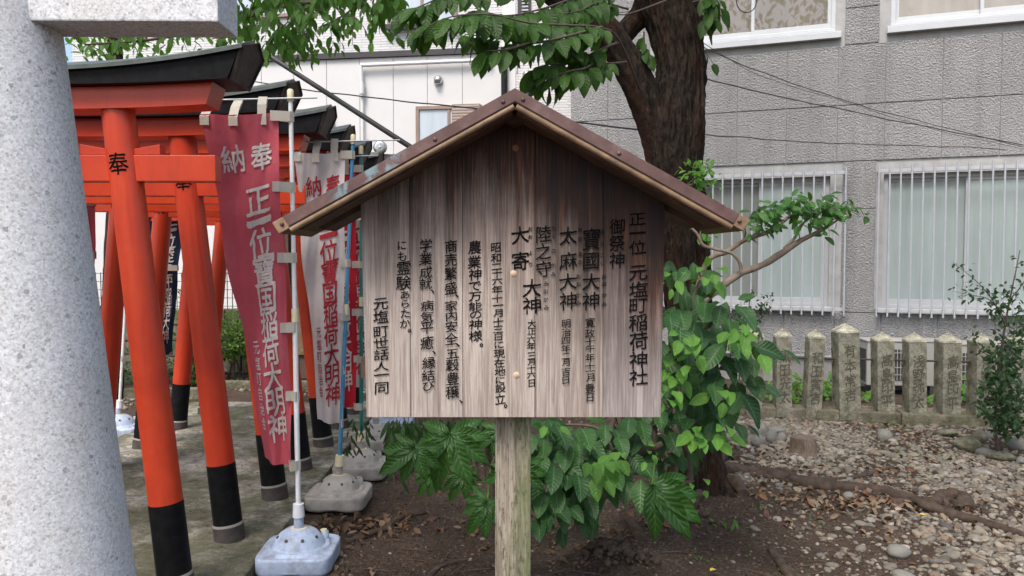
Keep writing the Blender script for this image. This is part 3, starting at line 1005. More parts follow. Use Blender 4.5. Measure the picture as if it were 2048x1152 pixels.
# ------------------------------------------------------------------ banners
def base_mesh_nobori(mat, root):
    """water filled base: rounded square skirt, stepped ring, dome"""
    prof = [(.172, 0, 1), (.178, .006, 1), (.180, .02, 1), (.180, .05, 1), (.180, .072, 1), (.1775, .080, 1), (.172, .083, 1), (.165, .082, .98), (.158, .081, .7), (.152, .084, .25), (.149, .092, .05), (.144, .097, 0),
            (.136, .098, 0), (.129, .094, 0), (.125, .096, 0), (.121, .106, 0), (.110, .130, 0), (.090, .152, 0), (.064, .169, 0), (.042, .176, 0), (.036, .176, 0), (.033, .165, 0)]
    n = 96; V = []
    for ip, (r, z, sq) in enumerate(prof):
        for k in range(n):
            a = 2 * math.pi * k / n
            c, s = math.cos(a), math.sin(a)
            e = 6.0
            rs = r / ((abs(c) ** e + abs(s) ** e) ** (1 / e))
            rr = r * (1 - sq) + rs * sq
            zz = z
            if ip == 0: zz = z + .034 * (max(0, math.cos(a + math.pi / 2)) ** 60 + max(0, math.cos(a)) ** 60)
            V.append((rr * c, rr * s, zz))
    mb = MB()
    mb.add(V, [(i * n + k, i * n + (k + 1) % n, (i + 1) * n + (k + 1) % n, (i + 1) * n + k) for i in range(len(prof) - 1) for k in range(n)], True)
    b = mb.build('weight_base', mat, root, local=True)
    MB().tube([(0, 0, .15), (0, 0, .245)], .0235, 20).build('socket', mat, b, local=True)
    MB().tube([(0, 0, .172), (0, 0, .178)], [.040, .038], 24).build('socket_ring', M['cream'], b, local=True)
    hl = MB()
    for k in range(8):
        a = 2 * math.pi * (k + .5) / 8
        r, z = .101, .143
        c = Vector((r * math.cos(a), r * math.sin(a), z)); nn = Vector((math.cos(a) * .75, math.sin(a) * .75, .8)).normalized()
        hl.tube([c - nn * .004, c + nn * .0025], .008, 10)
        hl.build('hole', M['hole'], b, local=True); hl = MB()
    a = R(35)
    c = Vector((.128 * math.cos(a), .128 * math.sin(a), .092))
    MB().tube([c, c + Vector((0, 0, .038)), c + Vector((0, 0, .040))], [.026, .024, .02], 18).build('filler_neck', mat, b, local=True)
    c.z += .038
    MB().tube([c, c + Vector((0, 0, .010))], .016, 16).build('filler_cap', M['cream'] if mat is M['base_blue'] else mat, b, local=True)
    return b

MAIN = '正一位寶国稲荷大明神'
def banner(bx, by, lean_px, top_py, cloth, prnt, pole, basem, corners, label, rz=0, cross=(.16, .0), main=MAIN, donor=True, flip=False, has_cloth=True, bz=0.0, ntab=6, extra=None):
    root = empty('banner_stand', (bx, by, bz), label=label, cat='banner', group='prayer banners standing beside the torii gates')
    bb = base_mesh_nobori(basem, root)
    bb.rotation_euler = (0, 0, rz)
    pb = Vector((bx, by, bz + .17)); pt = at(lean_px, top_py, by)
    d = (pt - pb)
    seg = [pb + d * t for t in (0, .5, 1)]
    mp = seg[1]
    MB().tube([seg[0], mp], .0125, 14).build('pole', pole, root)
    up = MB().tube([mp, pt], .0105, 14).build('pole', pole, root)
    MB().tube([mp - d.normalized() * .03, mp + d.normalized() * .035], .0155, 14).build('joint', M['cream'], root)
    dn = d.normalized()
    MB().tube([pt - dn * .015, pt + dn * .01, pt + dn * .035, pt + dn * .042], [.0155, .0155, .0155, .010], 14).build('pole_cap', M['cream'], root)
    MB().tube([pb + dn * .06, pb + dn * .125], [.029, .026], 22).build('collar', M['cream'] if basem is M['base_grey'] else M['pole_white'], root)
    if not has_cloth: return root
    TL, TR, BL, BR = corners
    W, H = .44, (TL - BL).length
    def P(u, v, off=0.0):
        """u 0..1 left to right, v 0 top..1 bottom"""
        e = v ** 1.25
        l = TL.lerp(BL, v); r = TR.lerp(BR, v)
        p = l.lerp(r, u)
        sag = .030 * math.sin(math.pi * u) * (1 - v)
        wob = .024 * math.sin(u * 6.5 + v * 5 + bx * 9) * (.3 + v) + .012 * math.sin(v * 17 + u * 3 + by) + .018 * math.sin(u * 11 - v * 7) * v * v + .020 * noise.noise(Vector((u * 5 + v * 3, v * 4, by))) + .008 * noise.noise(Vector((u * 12 + v * 9, v * 8, by)))
        p = p + Vector((.006 * math.sin(v * 12) * (1 - u), wob - off, -sag * .3))
        return p
    nu, nv = 28, 90
    V = [P(i / nu, j / nv) for j in range(nv + 1) for i in range(nu + 1)]
    mb = MB(); mb.add(V, [(j * (nu + 1) + i, j * (nu + 1) + i + 1, (j + 1) * (nu + 1) + i + 1, (j + 1) * (nu + 1) + i) for j in range(nv) for i in range(nu)], True)
    me = mb.mesh('cloth')
    c = link('cloth', me, cloth, root)
    # printed characters follow the cloth
    asp = W / H
    def fn(u, v):
        return P(u, 1 - v, .0055)
    if main:
        it = [('奉', .73, 1 - .115, .34, .080), ('納', .32, 1 - .118, .34, .078)]
        n = len(main)
        pos = []; y = .195
        for ch in main:
            hgt = .045 if ch == '一' else .075
            pos.append(y + hgt / 2); y += hgt
        k = .885 / y * 1.0
        for ch, q in zip(main, pos):
            it.append((ch, .64 if not flip else .36, 1 - q * .93 / (pos[-1] + .04), .45, .090 if ch != '一' else .11))
        lettering('print', it, fn, prnt, c, .028, .13, .014)
    if donor:
        it = [(ch, .25, 1 - (.655 + .046 * i), .20, .044) for i, ch in enumerate('元塩町自治会')]
        lettering('print', it, fn, prnt, c, .012, .10, .010)
    if extra:
        lettering('print', extra, fn, prnt, c, .03, .1, .012)
    # cross bar through the top tabs
    zt = TL.z + .06
    pole_at = lambda z: pb + d * ((z - pb.z) / d.z)
    q = pole_at(max(TL.z, TR.z) + .065)
    a = Vector((TL.x - .02, q.y - .016, q.z - .01)); e_ = Vector((q.x + cross[0], q.y - .016, q.z + .004))
    MB().tube([a, e_], .0045, 8).build('crossbar', M['bar'], root)
    for u in (.06, .42, .78):
        p = P(u, 0)
        mb = MB(); w = .021
        Vt = []
        pl_ = P(u, .028)
        for (yy, zz) in ((-.006, -.05), (-.008, -.01), (-.010, .045), (-.006, .078), (.0, .086), (.006, .078), (.006, .03)):
            yk = (q.y - .016 - p.y) if zz > .06 else ((q.y - .016 - p.y) * max(0, zz / .08) + (pl_.y - p.y if zz < 0 else 0))
            Vt += [(p.x - w, p.y + yk + yy, p.z + zz), (p.x + w, p.y + yk + yy, p.z + zz)]
        mb.add(Vt, [(2 * i, 2 * i + 1, 2 * i + 3, 2 * i + 2) for i in range(6)])
        mb.build('tab', M['tab'], root)
    for k in range(ntab):
        v = .01 + .98 * k / (ntab - 1)
        p = P(.96, v); qq = pole_at(p.z)
        mb = MB(); h = .024
        x0, x1 = p.x - .02, qq.x + .016
        p0 = P(.90, v)
        x0 = p0.x
        V = [(x0, p0.y - .012), (P(1.0, v).x, min(P(1.0, v).y, p.y) - .010), (qq.x, qq.y - .018), (x1, qq.y), (qq.x, qq.y + .017), (P(1.0, v).x + .004, P(1.0, v).y + .006)]
        Vv = []
        for x, y in V: Vv += [(x, y, p.z - h), (x, y, p.z + h)]
        mb.add(Vv, [(2 * i, 2 * i + 2, 2 * i + 3, 2 * i + 1) for i in range(5)])
        mb.build('tab', M['tab'], root)
    return root

def crn(TLp, TRp, BLp, BRp, ys):
    return [at(p[0], p[1], y) for p, y in zip((TLp, TRp, BLp, BRp), ys)]
banner(-.975, 3.75, 581, 196, M['cl_red'], M['pr_white'], M['pole_white'], M['base_blue'],
       crn((402, 229), (556, 224), (529, 915), (584, 938), (3.62, 3.73, 3.95, 3.74)),
       'faded red banner with white characters on a white pole, nearest the camera', R(1), cross=(.13, 0))
banner(-.968, 4.67, 706, 283, M['cl_white'], M['pr_red'], M['pole_blue'], M['base_grey'],
       crn((588, 305), (690, 303), (636, 838), (686, 852), (4.55, 4.65, 4.85, 4.66)),
       'white banner with red characters on a leaning blue pole', R(-2), cross=(.28, 0))
banner(-.945, 5.30, 722, 304, M['cl_red2'], M['pr_white'], M['pole_green'], M['base_grey'],
       crn((612, 332), (712, 332), (660, 812), (712, 818), (5.2, 5.3, 5.4, 5.3)),
       'scarlet banner with white characters on a green pole, behind the white banner', R(1), cross=(.12, 0))
banner(-.965, 6.07, 762, 352, M['cl_white'], M['pr_red'], M['pole_green'], M['base_grey'],
       crn((668, 372), (752, 372), (694, 770), (744, 776), (6.0, 6.05, 6.2, 6.05)),
       'fourth banner in the row, white with red characters, mostly behind the notice board', R(0), cross=(.1, 0))
banner(-.93, 6.75, 790, 380, M['cl_red2'], M['pr_white'], M['pole_white'], M['base_blue'],
       crn((705, 395), (782, 395), (722, 745), (775, 750), (6.7, 6.75, 6.85, 6.75)),
       'far banner on a pale blue base, hidden behind the notice board', R(-2), cross=(.1, 0))
banner(-3.18, 6.5, 268, 330, M['cl_navy'], M['pr_white'], M['pole_white'], M['base_blue'],
       crn((268, 345), (378, 350), (318, 705), (341, 712), (6.42, 6.5, 6.7, 6.8)),
       'navy blue banner with white characters seen between the gate pillars', R(6), cross=(.1, 0), main='正一位陸之守稲荷大神', donor=False, ntab=3, bz=-.0)
banner(-3.15, 4.9, 148, 250, M['cl_red'], M['pr_white'], M['pole_white'], M['base_blue'],
       crn((96, 290), (196, 292), (130, 820), (180, 830), (4.85, 4.9, 4.95, 4.9)),
       'red banner behind the granite pillar, only its edge showing', R(0), donor=False)

# ------------------------------------------------------------------ the notice board
SY = 2.0
sign = empty('notice_board', tuple(at(1027, 1500, SY + .06).xy) + (0,), label='roofed wooden shrine notice board with handwritten black characters on a square post', cat='notice board')
PK = at(1030, 178, 1.86)          # roof peak, front top edge
slope = math.atan(.551)
edges = [(720, 733), (818, 822), (925, 926), (1070, 1070), (1207, 1206), (1331, 1322)]
for i in range(5):
    (t0, b0_), (t1, b1_) = edges[i], edges[i + 1]
    g_ = .4
    off = [.000, .0015, -.001, .0012, 0][i]
    pts2 = []
    Yp = SY + off
    def T(px, extra=0):     # board top just under the roof underside
        return 178 + abs(px - 1030) * .551 + 40
    bl, br = at(b0_ + g_, 835, Yp), at(b1_ - g_, 835, Yp)
    tl_, tr_ = at(t0 + g_, T(t0), Yp), at(t1 - g_, T(t1), Yp)
    poly = [(bl.x, bl.z), (br.x, br.z), (tr_.x, tr_.z)]
    if t0 < 1030 < t1:
        pk = at(1030, T(1030), Yp); poly.append((pk.x, pk.z))
    poly.append((tl_.x, tl_.z))
    mb = MB(); mb.prism(poly, Yp, Yp + .028)
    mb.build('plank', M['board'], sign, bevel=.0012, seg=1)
# battens behind
for z, a_, b_ in ((1.18, -.36, .40), (1.66, -.24, .28)):
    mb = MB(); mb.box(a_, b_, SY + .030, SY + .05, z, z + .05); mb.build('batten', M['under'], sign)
pl, pr_ = at(990, 900, SY + .012), at(1063, 900, SY + .012)
mb = MB(); mb.box(pl.x, pr_.x, SY + .052, SY + .052 + .088, -.05, 1.84)
# widen slightly because it stands behind the planks
post = mb.build('post', M['post'], sign, bevel=.003)
# roof: two slopes
for s in (-1, 1):
    Lr = (1030 - 548) * 1.86 / F / math.cos(slope) * (1.0 if s < 0 else .978)
    ca, sa = math.cos(slope), math.sin(slope)
    # local x along slope down, local z normal
    m = Matrix(((s * ca, 0, s * sa, PK.x), (0, 1, 0, 0), (-sa, 0, ca, PK.z), (0, 0, 0, 1)))
    tA = lambda n: -n * math.tan(slope)     # mitre at the ridge
    SG = -1.0
    def slab(n0, n1, y0, y1, l1, name, mat, bev=.001, tcut=0.0):
        mb = MB()
        x00, x01 = -n0 * math.tan(slope) * -1 * -1, 0
        x00 = -n0 * math.tan(slope) * -1; x01 = n1 * math.tan(slope)
        x00, x01 = n0 * math.tan(slope) * -1 * -1 * SG, n1 * math.tan(slope) * SG
        poly = [(x00, n0), (l1, n0), (l1 - tcut, n1), (x01, n1)]
        mb.prism([(a, b) for a, b in poly], y0, y1, m)
        return mb.build(name, mat, sign, bevel=bev, seg=1)
    slab(-.028, -.0015, 1.862, 2.19, Lr - .002, 'roof_board', M['under'])
    e = slab(-.026, .0005, 1.860, 1.8615, Lr - .03, 'fascia', M['trim'], 0)
    slab(-.0245, .0015, 1.8575, 1.8598, Lr - .032, 'copper_edge', M['copper'], 0)
    slab(-.0012, .0018, 1.8600, 2.20, Lr - .03, 'copper_sheet', M['copper'], 0)
    # exposed wooden end of the roof
    mb = MB()
    mb.prism([(Lr - .030, -.030), (Lr - .002, -.030), (Lr - .000, .0012), (Lr - .030, .0012)], 1.859, 2.18, m)
    mb.build('end_block', M['trim'], sign, bevel=.002)
    # moulding
    pts = [m @ Vector((-.018 * math.tan(slope) * 0 + .022 + (Lr - .03 - .022) * k / 12, 1.866, -.034)) for k in range(13)]
    mb = MB(); mb.tube(pts, .0078, 12); mb.build('moulding', M['trim'], sign)
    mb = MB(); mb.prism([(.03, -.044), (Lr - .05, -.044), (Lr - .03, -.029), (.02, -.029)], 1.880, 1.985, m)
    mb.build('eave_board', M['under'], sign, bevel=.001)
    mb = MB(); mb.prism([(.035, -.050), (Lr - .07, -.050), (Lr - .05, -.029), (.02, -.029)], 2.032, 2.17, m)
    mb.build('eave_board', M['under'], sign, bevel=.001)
    for fr in ((.06, .34, .97) if s < 0 else (.045, .45, .965)):
        c = m @ Vector((Lr * fr, 1.8572, -.013)); mb = MB()
        mb.tube([c + Vector((0, .002, 0)), c + Vector((0, -.0016, 0)), c + Vector((0, -.003, 0))], [.0050, .0050, .0022], 14)
        mb.build('nail', M['copper'], sign)
# little carved pendant under the ridge
c = at(1030, 238, 1.94)
mb = MB(); mb.prism([(c.x - .030, c.z + .015), (c.x - .026, c.z - .004), (c.x, c.z - .014), (c.x + .026, c.z - .004), (c.x + .030, c.z + .015)], 1.935, 1.992)
mb.build('ridge_block', M['under'], sign, bevel=.003)
for px, py, mt in ((1031, 296, 'oldplug'), (1027, 547, 'plug'), (1033, 750, 'plug')):
    c = at(px, py, SY)
    mb = MB(); mb.lathe([(.0001, .0022), (.0078, .0020), (.0088, .0006), (.0088, -.004)], (c.x, SY, c.z), 20, 'y')
    mb.build('plug', M[mt], sign)

def sfn(u, v): 
    p = at(u, -v, SY - .0022); return p
def sc(px, chars_y, size, chars, kk=1.0, dx=0):
    out = []
    Y_ = list(chars_y)
    for i, (ch, y) in enumerate(zip(chars, Y_)):
        gaps = [abs(Y_[j] - y) for j in (i - 1, i + 1) if 0 <= j < len(Y_)]
        g_ = sum(gaps) / len(gaps) if gaps else 99
        sv_k = min(size * 1.06 * kk, g_ * 1.03)
        if ch in '十一二三大': sv_k = min(size, g_ * 1.15)
        out.append((ch, px + dx * i + rnd.uniform(-.6, .6), -y, size * 1.04, sv_k))
    return out
c5 = lambda L: [380 + y / 2.4 for y in L]
BK = .55
cols_txt = [
    (sc(1275, [438, 466, 495], 34, '正一位') + sc(1277, [545, 579, 611, 645, 682, 720, 754], 38, '元塩町稲荷神社'), .026),
    (sc(1234, [453, 486, 520], 32, '御祭神'), .022),
    (sc(1183, [478], 38, '寶', 1.15) + sc(1182, [522, 563, 602], 36, '國大神'), .024),
    (sc(1180, [645, 667, 683, 697, 715, 732, 742, 755, 776, 795], 20, '寛政十午年十一月豊日'), .016),
    (sc(1204, [463, 489, 510, 527], 10, 'ほうこく') + sc(1208, [553, 567, 590, 608], 11, 'おおかみ'), .012),
    (sc(1136, [471, 522, 563, 602], 36, '太麻大神'), .024),
    (sc(1132, [647, 665, 681, 697, 712, 725, 743, 760], 19, '明治四年二月吉日'), .016),
    (sc(1160, [459, 477, 508, 524], 10, 'おおあさ') + sc(1157, [553, 568, 590, 606], 11, 'おおかみ'), .012),
    (sc(1087, [468, 503, 538], 33, '陸之守'), .022),
    (sc(1064, [576, 611], 39, '大神'), .026),
    (sc(1063, [647, 662, 678, 692, 711, 724, 736, 749, 766], 18, '大正六年三月十六日'), .016),
    (sc(1107, [457, 472, 502, 530, 548], 10, 'りくのかみ') + sc(1092, [567, 582, 599, 615], 11, 'みおかみ'), .012),
    (sc(1040, [470, 522], 37, '大寄') + sc(1061, [458, 474, 506, 529], 10, 'おおより'), .020),
    (sc(992, c5([275, 325, 367, 398, 435, 478, 520, 553, 590, 632, 668, 705, 742, 785, 830, 872, 912, 950, 1003]), 22, '昭和二十六年十一月十三日に現在地に設立', dx=.5) + [('。', 1011, -812, 22, 22)], .014),
    (sc(949, c5([275, 345, 405, 460, 510, 558, 598, 645, 700]), 27, '農業神で万能の神様', dx=.3) + [('。', 963, -690, 22, 22)], .018),
    (sc(902, c5([270, 335, 400, 470]), 26, '商売繁盛') + [('、', 914, -592, 24, 24)] + sc(903, c5([555, 605, 655, 715]), 26, '家内安全') + [('、', 916, -690, 24, 24)] + sc(905, c5([785, 840, 905, 970]), 27, '五穀豊穣') + [('、', 922, -803, 24, 24)], .017),
    (sc(852, c5([265, 330, 395, 450]), 26, '学業成就') + [('、', 865, -582, 24, 24)] + sc(854, c5([555, 608, 660, 732]), 27, '病気平癒') + [('、', 868, -705, 24, 24)] + sc(857, c5([830, 890, 940]), 27, '縁結び'), .017),
    (sc(804, c5([265, 318]), 21, 'にも') + sc(807, c5([375, 445]), 30, '霊験') + sc(810, c5([502, 545, 592, 640]), 21, 'あらたか') + [('。', 819, -661, 22, 22)], .016),
    (sc(761, c5([545, 608, 680, 735, 790, 845, 887, 950]), 31, '元塩町世話人一同', dx=.4), .022),
]
for it, bd in cols_txt:
    lettering("inscription", it, sfn, M["ink"], sign, bd * (BK if bd > .02 else .95), .11, .012)

# ------------------------------------------------------------------ grey stucco building
tanw = .393
WP = Plane(.944, 10.23, -math.atan(tanw))
bld = empty('office_building', (.944, 10.23, 0), WP.a, label='grey stucco building with barred ground floor windows, right side', cat='building')
def bb_(mb, s0, s1, y0, y1, z0, z1): return mb.box(s0, s1, y0, y1, z0, z1)
ops_ = [(1.60, 3.17, .90, 2.44), (3.74, 5.46, .90, 2.44), (1.35, 3.20, 4.10, 5.4), (3.78, 5.60, 4.10, 5.4)]
H_ = 7.0; S_ = 9.0
mb = MB()
cutz = [-.05, .90, 2.44, 4.10, 5.4, H_]
for a, b in zip(cutz[:-1], cutz[1:]):
    op = sorted([o for o in ops_ if o[2] <= a + .001 and o[3] >= b - .001])
    s = 0.0
    for o in op:
        bb_(mb, s, o[0], .018, .30, a, b); s = o[1]
    bb_(mb, s, S_, .018, .30, a, b)
bb_(mb, 0, .3, .30, 8, -.05, H_)
bb_(mb, 1.4, 5.8, .296, .298, .9, 5.4)
mb.build('wall', M['surround'], bld, local=True)
sv_ = [0.004, .50, 1.035, 1.57, 2.106, 2.673, 3.236, 3.735, 4.316, 4.88, 5.46, 6.02, 6.6, 7.2, 7.8]
gap = .0045
def panel(s0, s1, z0, z1):
    MB().box(s0 + gap, s1 - gap, 0, .017, z0 + gap, z1 - gap).build('wall_panel', M['stucco'], bld, local=True, bevel=.004, seg=1)
for i in range(len(sv_) - 1):
    panel(sv_[i], sv_[i + 1], 2.60, 3.25)
    panel(sv_[i], sv_[i + 1], 3.25, 3.94)
    panel(sv_[i], sv_[i + 1], .30, .84)
for i in (0, 1):
    for z0, z1 in ((.84, 1.45), (1.45, 2.05), (2.05, 2.60), (3.94, 4.6), (4.6, 5.3), (5.3, 6.0)): panel(sv_[i], sv_[i + 1], z0, z1)
for z0, z1 in ((.84, 2.05), (2.05, 2.60)): panel(3.30, 3.66, z0, z1); panel(5.56, 6.02, z0, z1)
for z0, z1 in ((3.94, 4.36), (4.36, 5.2)): panel(3.30, 3.665, z0, z1)
mb = MB(); mb.box(.01, S_, -.012, .017, -.05, .285); mb.build('plinth', M['plinth'], bld, local=True)
mb = MB(); mb.tube([(0, -.035, .31), (S_, -.035, .31)], .018, 10); mb.build('conduit', M['plinth'], bld, local=True)

def sliding(s0, s1, z0, z1, glasses, mat, yo=.06, sill=True, fw=.05, overlap=True, sashes=2):
    w = MB()
    w.box(s0, s1, yo, yo + .09, z1 - fw, z1); w.box(s0, s1, yo, yo + .09, z0, z0 + fw * .8)
    w.box(s0, s0 + fw, yo + .001, yo + .089, z0 + fw * .8, z1 - fw); w.box(s1 - fw, s1, yo + .001, yo + .089, z0 + fw * .8, z1 - fw)
    win = w.build('window', mat, bld, local=True, bevel=.003, seg=1)
    n = sashes; a0, a1 = s0 + fw, s1 - fw; wd = (a1 - a0) / n
    for i in range(n):
        y = yo + (.018 if i % 2 else .05)
        q0, q1 = a0 + wd * i - (.02 if i else 0), a0 + wd * (i + 1) + (.02 if i < n - 1 else 0)
        zz0, zz1 = z0 + fw * .8, z1 - fw
        f = MB(); t = .038
        f.box(q0, q1, y, y + .026, zz1 - t, zz1); f.box(q0, q1, y, y + .026, zz0, zz0 + t * 1.6)
        f.box(q0, q0 + t, y + .0005, y + .0255, zz0 + t * 1.6, zz1 - t); f.box(q1 - t, q1, y + .0005, y + .0255, zz0 + t * 1.6, zz1 - t)
        f.build('sash', mat, win, local=True, bevel=.002, seg=1)
        MB().box(q0 + t, q1 - t, y + .010, y + .016, zz0 + t * 1.6, zz1 - t).build('pane', glasses[i], win, local=True)
    return win
sliding(1.60, 3.17, .90, 2.44, [M['frost2'], M['frost']], M['alu'], .09)
sliding(3.74, 5.46, .90, 2.44, [M['frost'], M['frost']], M['alu'], .07)
sliding(1.35, 3.20, 4.12, 5.4, [M['curtain'], M['curtain']], M['alu_hi'], .02)
sliding(3.78, 5.60, 4.12, 5.4, [M['curtain2'], M['curtain2']], M['alu_hi'], .02)
for s0, s1, z in ((1.32, 3.26, 4.10), (3.74, 5.66, 4.10)):
    mb = MB(); mb.prism([(s0, z - .075), (s1, z - .075), (s1, z), (s0, z)], -.055, .0175); mb.build('sill', M['alu_hi'], bld, local=True, bevel=.004)
for s0, s1 in ((1.56, 3.20), (3.70, 5.50)):
    mb = MB(); mb.box(s0, s1, -.045, .0175, .845, .90); mb.build('sill', M['alu'], bld, local=True, bevel=.004)
def grille(s0, s1, n, z0, z1):
    rt = MB()
    rt.box(s0, s1, -.105, -.083, z1 - .085, z1 - .045)
    gr = rt.build('window_grille', M['bar'], bld, local=True, bevel=.002, seg=1)
    MB().box(s0, s1, -.105, -.083, z0 + .05, z0 + .09).build('rail', M['bar'], gr, local=True, bevel=.002, seg=1)
    for s in (s0 + .004, s1 - .03):
        for z in (z1 - .08, z0 + .055):
            MB().box(s, s + .026, -.082, .0165, z, z + .03).build('bracket', M['bar'], gr, local=True)
    for i in range(n):
        s = s0 + .012 + (s1 - s0 - .024) * i / (n - 1)
        MB().tube([(s, -.117, z0), (s, -.117, z1)], .0105, 10).build('bar', M['bar'], gr, local=True)
grille(1.60, 3.345, 16, .81, 2.53)
grille(3.665, 5.60, 18, .81, 2.53)

# ------------------------------------------------------------------ white house
HP = Plane(0, 12.4, -math.atan(.162))
hs = empty('white_house', (0, 12.4, 0), HP.a, label='white sided two storey house behind the torii gates', cat='house')
sL = HP.loc(150, 300)[0]; sR = HP.loc(1300, 300)[0]; sM = HP.loc(1031, 150)[0]; zB = HP.loc(720, 111)[1]
lw = [HP.loc(833, 213)[0], HP.loc(965, 213)[0], HP.loc(833, 340)[1], HP.loc(833, 214)[1]]
w2 = [HP.loc(560, 230)[0], HP.loc(669, 230)[0], HP.loc(600, 300)[1], HP.loc(660, 218)[1]]
up1 = [HP.loc(776, 20)[0], HP.loc(915, 20)[0], HP.loc(845, 50)[1], HP.loc(845, 50)[1] + 1.2]
up2 = [HP.loc(455, 20)[0], HP.loc(622, 20)[0], HP.loc(560, 36)[1], HP.loc(560, 36)[1] + 1.2]
mb = MB(); mb.box(sL, sR, .02, 5, -.05, 8.2); mb.build('wall', M['whitepanel'], hs, local=True)
j = [HP.loc(p, 250)[0] for p in (654, 787, 855, 925, 1003)]
st = j[2] - j[1]
edges_h = [sL]
s = j[0]
pre = []
while s > sL + .3: pre.append(s); s -= st * 1.0
edges_h += sorted(pre) + [HP.loc(720, 250)[0]] + j[1:]
for a, b in zip(edges_h[:-1], edges_h[1:]):
    MB().box(a + .004, b - .004, 0, .0195, .3, zB - .05).build('wall_panel', M['whitepanel'], hs, local=True, bevel=.002, seg=1)
MB().box(sL, sM, -.010, .0195, zB + .05, 8.1).build('upper_siding', M['siding'], hs, local=True)
MB().box(sM + .01, sR, -.012, .0195, .3, 8.1).build('side_siding', M['siding'], hs, local=True)
MB().box(sL, HP.loc(990, 100)[0], -.05, .0, zB - .045, zB + .045).build('belt', M['belt'], hs, local=True)
MB().box(HP.loc(1005, 100)[0], sM + .005, -.02, .0, .3, 8.1).build('corner_trim', M['whitepipe'], hs, local=True)
def hwin(w, fr, gl, blind=None, mull=1, sill=False):
    s0, s1, z0, z1 = w
    f = MB(); t = .055
    f.box(s0, s1, -.06, -.014, z1 - t, z1); f.box(s0, s1, -.06, -.014, z0, z0 + t)
    f.box(s0, s0 + t, -.059, -.014, z0 + t, z1 - t); f.box(s1 - t, s1, -.059, -.014, z0 + t, z1 - t)
    for k in range(mull):
        s = s0 + (s1 - s0) * (k + 1) / (mull + 1); f.box(s - .022, s + .022, -.05, -.014, z0 + t, z1 - t)
    win = f.build('window', fr, hs, local=True, bevel=.003, seg=1)
    MB().box(s0 + t, s1 - t, -.030, -.022, z0 + t, z1 - t).build('pane', gl, win, local=True)
    if blind:
        a, b = blind
        MB().box(a, b, -.085, -.065, z0 - .1, z1 + .01).build('lattice', M['brownframe'], win, local=True)
        for k in range(22):
            zz = z0 + .01 + (z1 - z0) * k / 22
            MB().box(a + .01, b - .01, -.092, -.0855, zz, zz + .03).build('slat', M['slat'], win, local=True)
    if sill:
        MB().box(s0 - .03, s1 + .03, -.13, -.06, z0 - .08, z0).build('sill', M['belt'], win, local=True)
M['slat'] = simple('rattan_slat', (.36, .29, .25), .7, var=.2, scale=40)
hwin(lw, M['brownframe'], M['skyglass'], (HP.loc(906, 213)[0], HP.loc(962, 213)[0]))
hwin(w2, M['brownframe'], M['skyglass'])
hwin(up1, M['brownframe'], M['skyglass'], sill=True)
hwin(up2, M['brownframe'], M['skyglass'])
# louvre window, vents, pipes
a0_, z0_ = HP.loc(1036, 42); a1_, _ = HP.loc(1062, 42)
lv = MB().box(a0_, a1_, -.05, -.014, z0_, z0_ + .9).build('louvre_window', M['rubber'], hs, local=True)
for k in range(16):
    MB().box(a0_ + .07, a1_ - .035, -.07, -.052, z0_ + .03 + .052 * k, z0_ + .055 + .052 * k).build('louvre', M['alu'], lv, local=True)
for px, py, r in ((877, 161, .075), (1054, 150, .07), (1057, 178, .07)):
    s, z = HP.loc(px, py)
    v_ = MB().lathe([(r, .0), (r, .02), (r * .85, .05), (r * .5, .08), (.001, .09)], (s, -.014, z), 24, 'y').build('vent_cap', M['steel'], hs, local=True)
    MB().box(s - r * .55, s + r * .55, -.098, -.07, z - r * .75, z - r * .2).build('vent_opening', M['rubber'], v_, local=True)
def hp(px, py, off=-.05):
    s, z = HP.loc(px, py); return Vector((s, off, z))
MB().tube([hp(725, 133, -.08), hp(727, 196, -.08)], .032, 12).build('downpipe', M['whitepipe'], hs, local=True)
MB().tube([hp(727, 170, -.08), hp(727, 190, -.08)], .045, 12).build('pipe_collar', M['whitepipe'], hs, local=True)
MB().tube([hp(727, 190, -.06), hp(728, 300, -.06), hp(728, 600, -.06)], .02, 10).build('downpipe', M['whitepipe'], hs, local=True)
MB().tube([hp(725, 133, -.08), hp(985, 122, -.08)], .032, 12).build('gutter_pipe', M['whitepipe'], hs, local=True)
MB().tube([hp(1010, 98, -.09), hp(1011, 400, -.09)], .05, 14).build('downpipe', M['blackpipe'], hs, local=True)

# ------------------------------------------------------------------ small shrine at the end of the gates
sh = empty('small_shrine', (-2.02, 9.9, 0), label='small timber shrine with dark tiled roof behind the last torii gate', cat='shrine')
MB().box(-2.6, -1.44, 9.45, 10.4, 0, 2.0).build('body', M['shrinewood'], sh, bevel=.01)
for x in (-2.58, -1.50):
    MB().box(x - .05, x + .05, 9.39, 9.449, 0, 2.05).build('post', M['shrinewood'], sh, bevel=.005)
for x0, x1 in ((-2.5, -2.05), (-2.03, -1.58)):
    MB().box(x0, x1, 9.415, 9.449, .3, 1.8).build('door', M['trim'], sh, bevel=.004)
rf = MB().prism([(-2.86, 2.25), (-1.18, 2.25), (-1.18, 2.30), (-2.02, 2.78), (-2.86, 2.30)], 9.15, 10.6).build('roof', M['tile'], sh, bevel=.01)
for s in (-1, 1):
    for k in range(9):
        y = 9.2 + k * .155
        MB().tube([(-2.02 + s * .03, y, 2.80), (-2.02 + s * .86, y, 2.325)], .035, 10).build('tile', M['tile'], rf)
oc = at(762, 300, 9.2)
MB().tube([(-2.02, 9.1, 2.86), (-2.02, 10.65, 2.86)], .07, 14).build('ridge', M['tile'], rf)
MB().lathe([(.08, 0), (.08, .03), (.05, .045), (.03, .04), (.001, .05)], (oc.x, 9.15, oc.z + .02), 20, 'y').build('ornament', M['steel'], rf)
MB().box(oc.x - .14, oc.x + .20, 9.16, 9.5, oc.z - .12, oc.z - .05).build('eave_end', M['tile'], rf, bevel=.01)

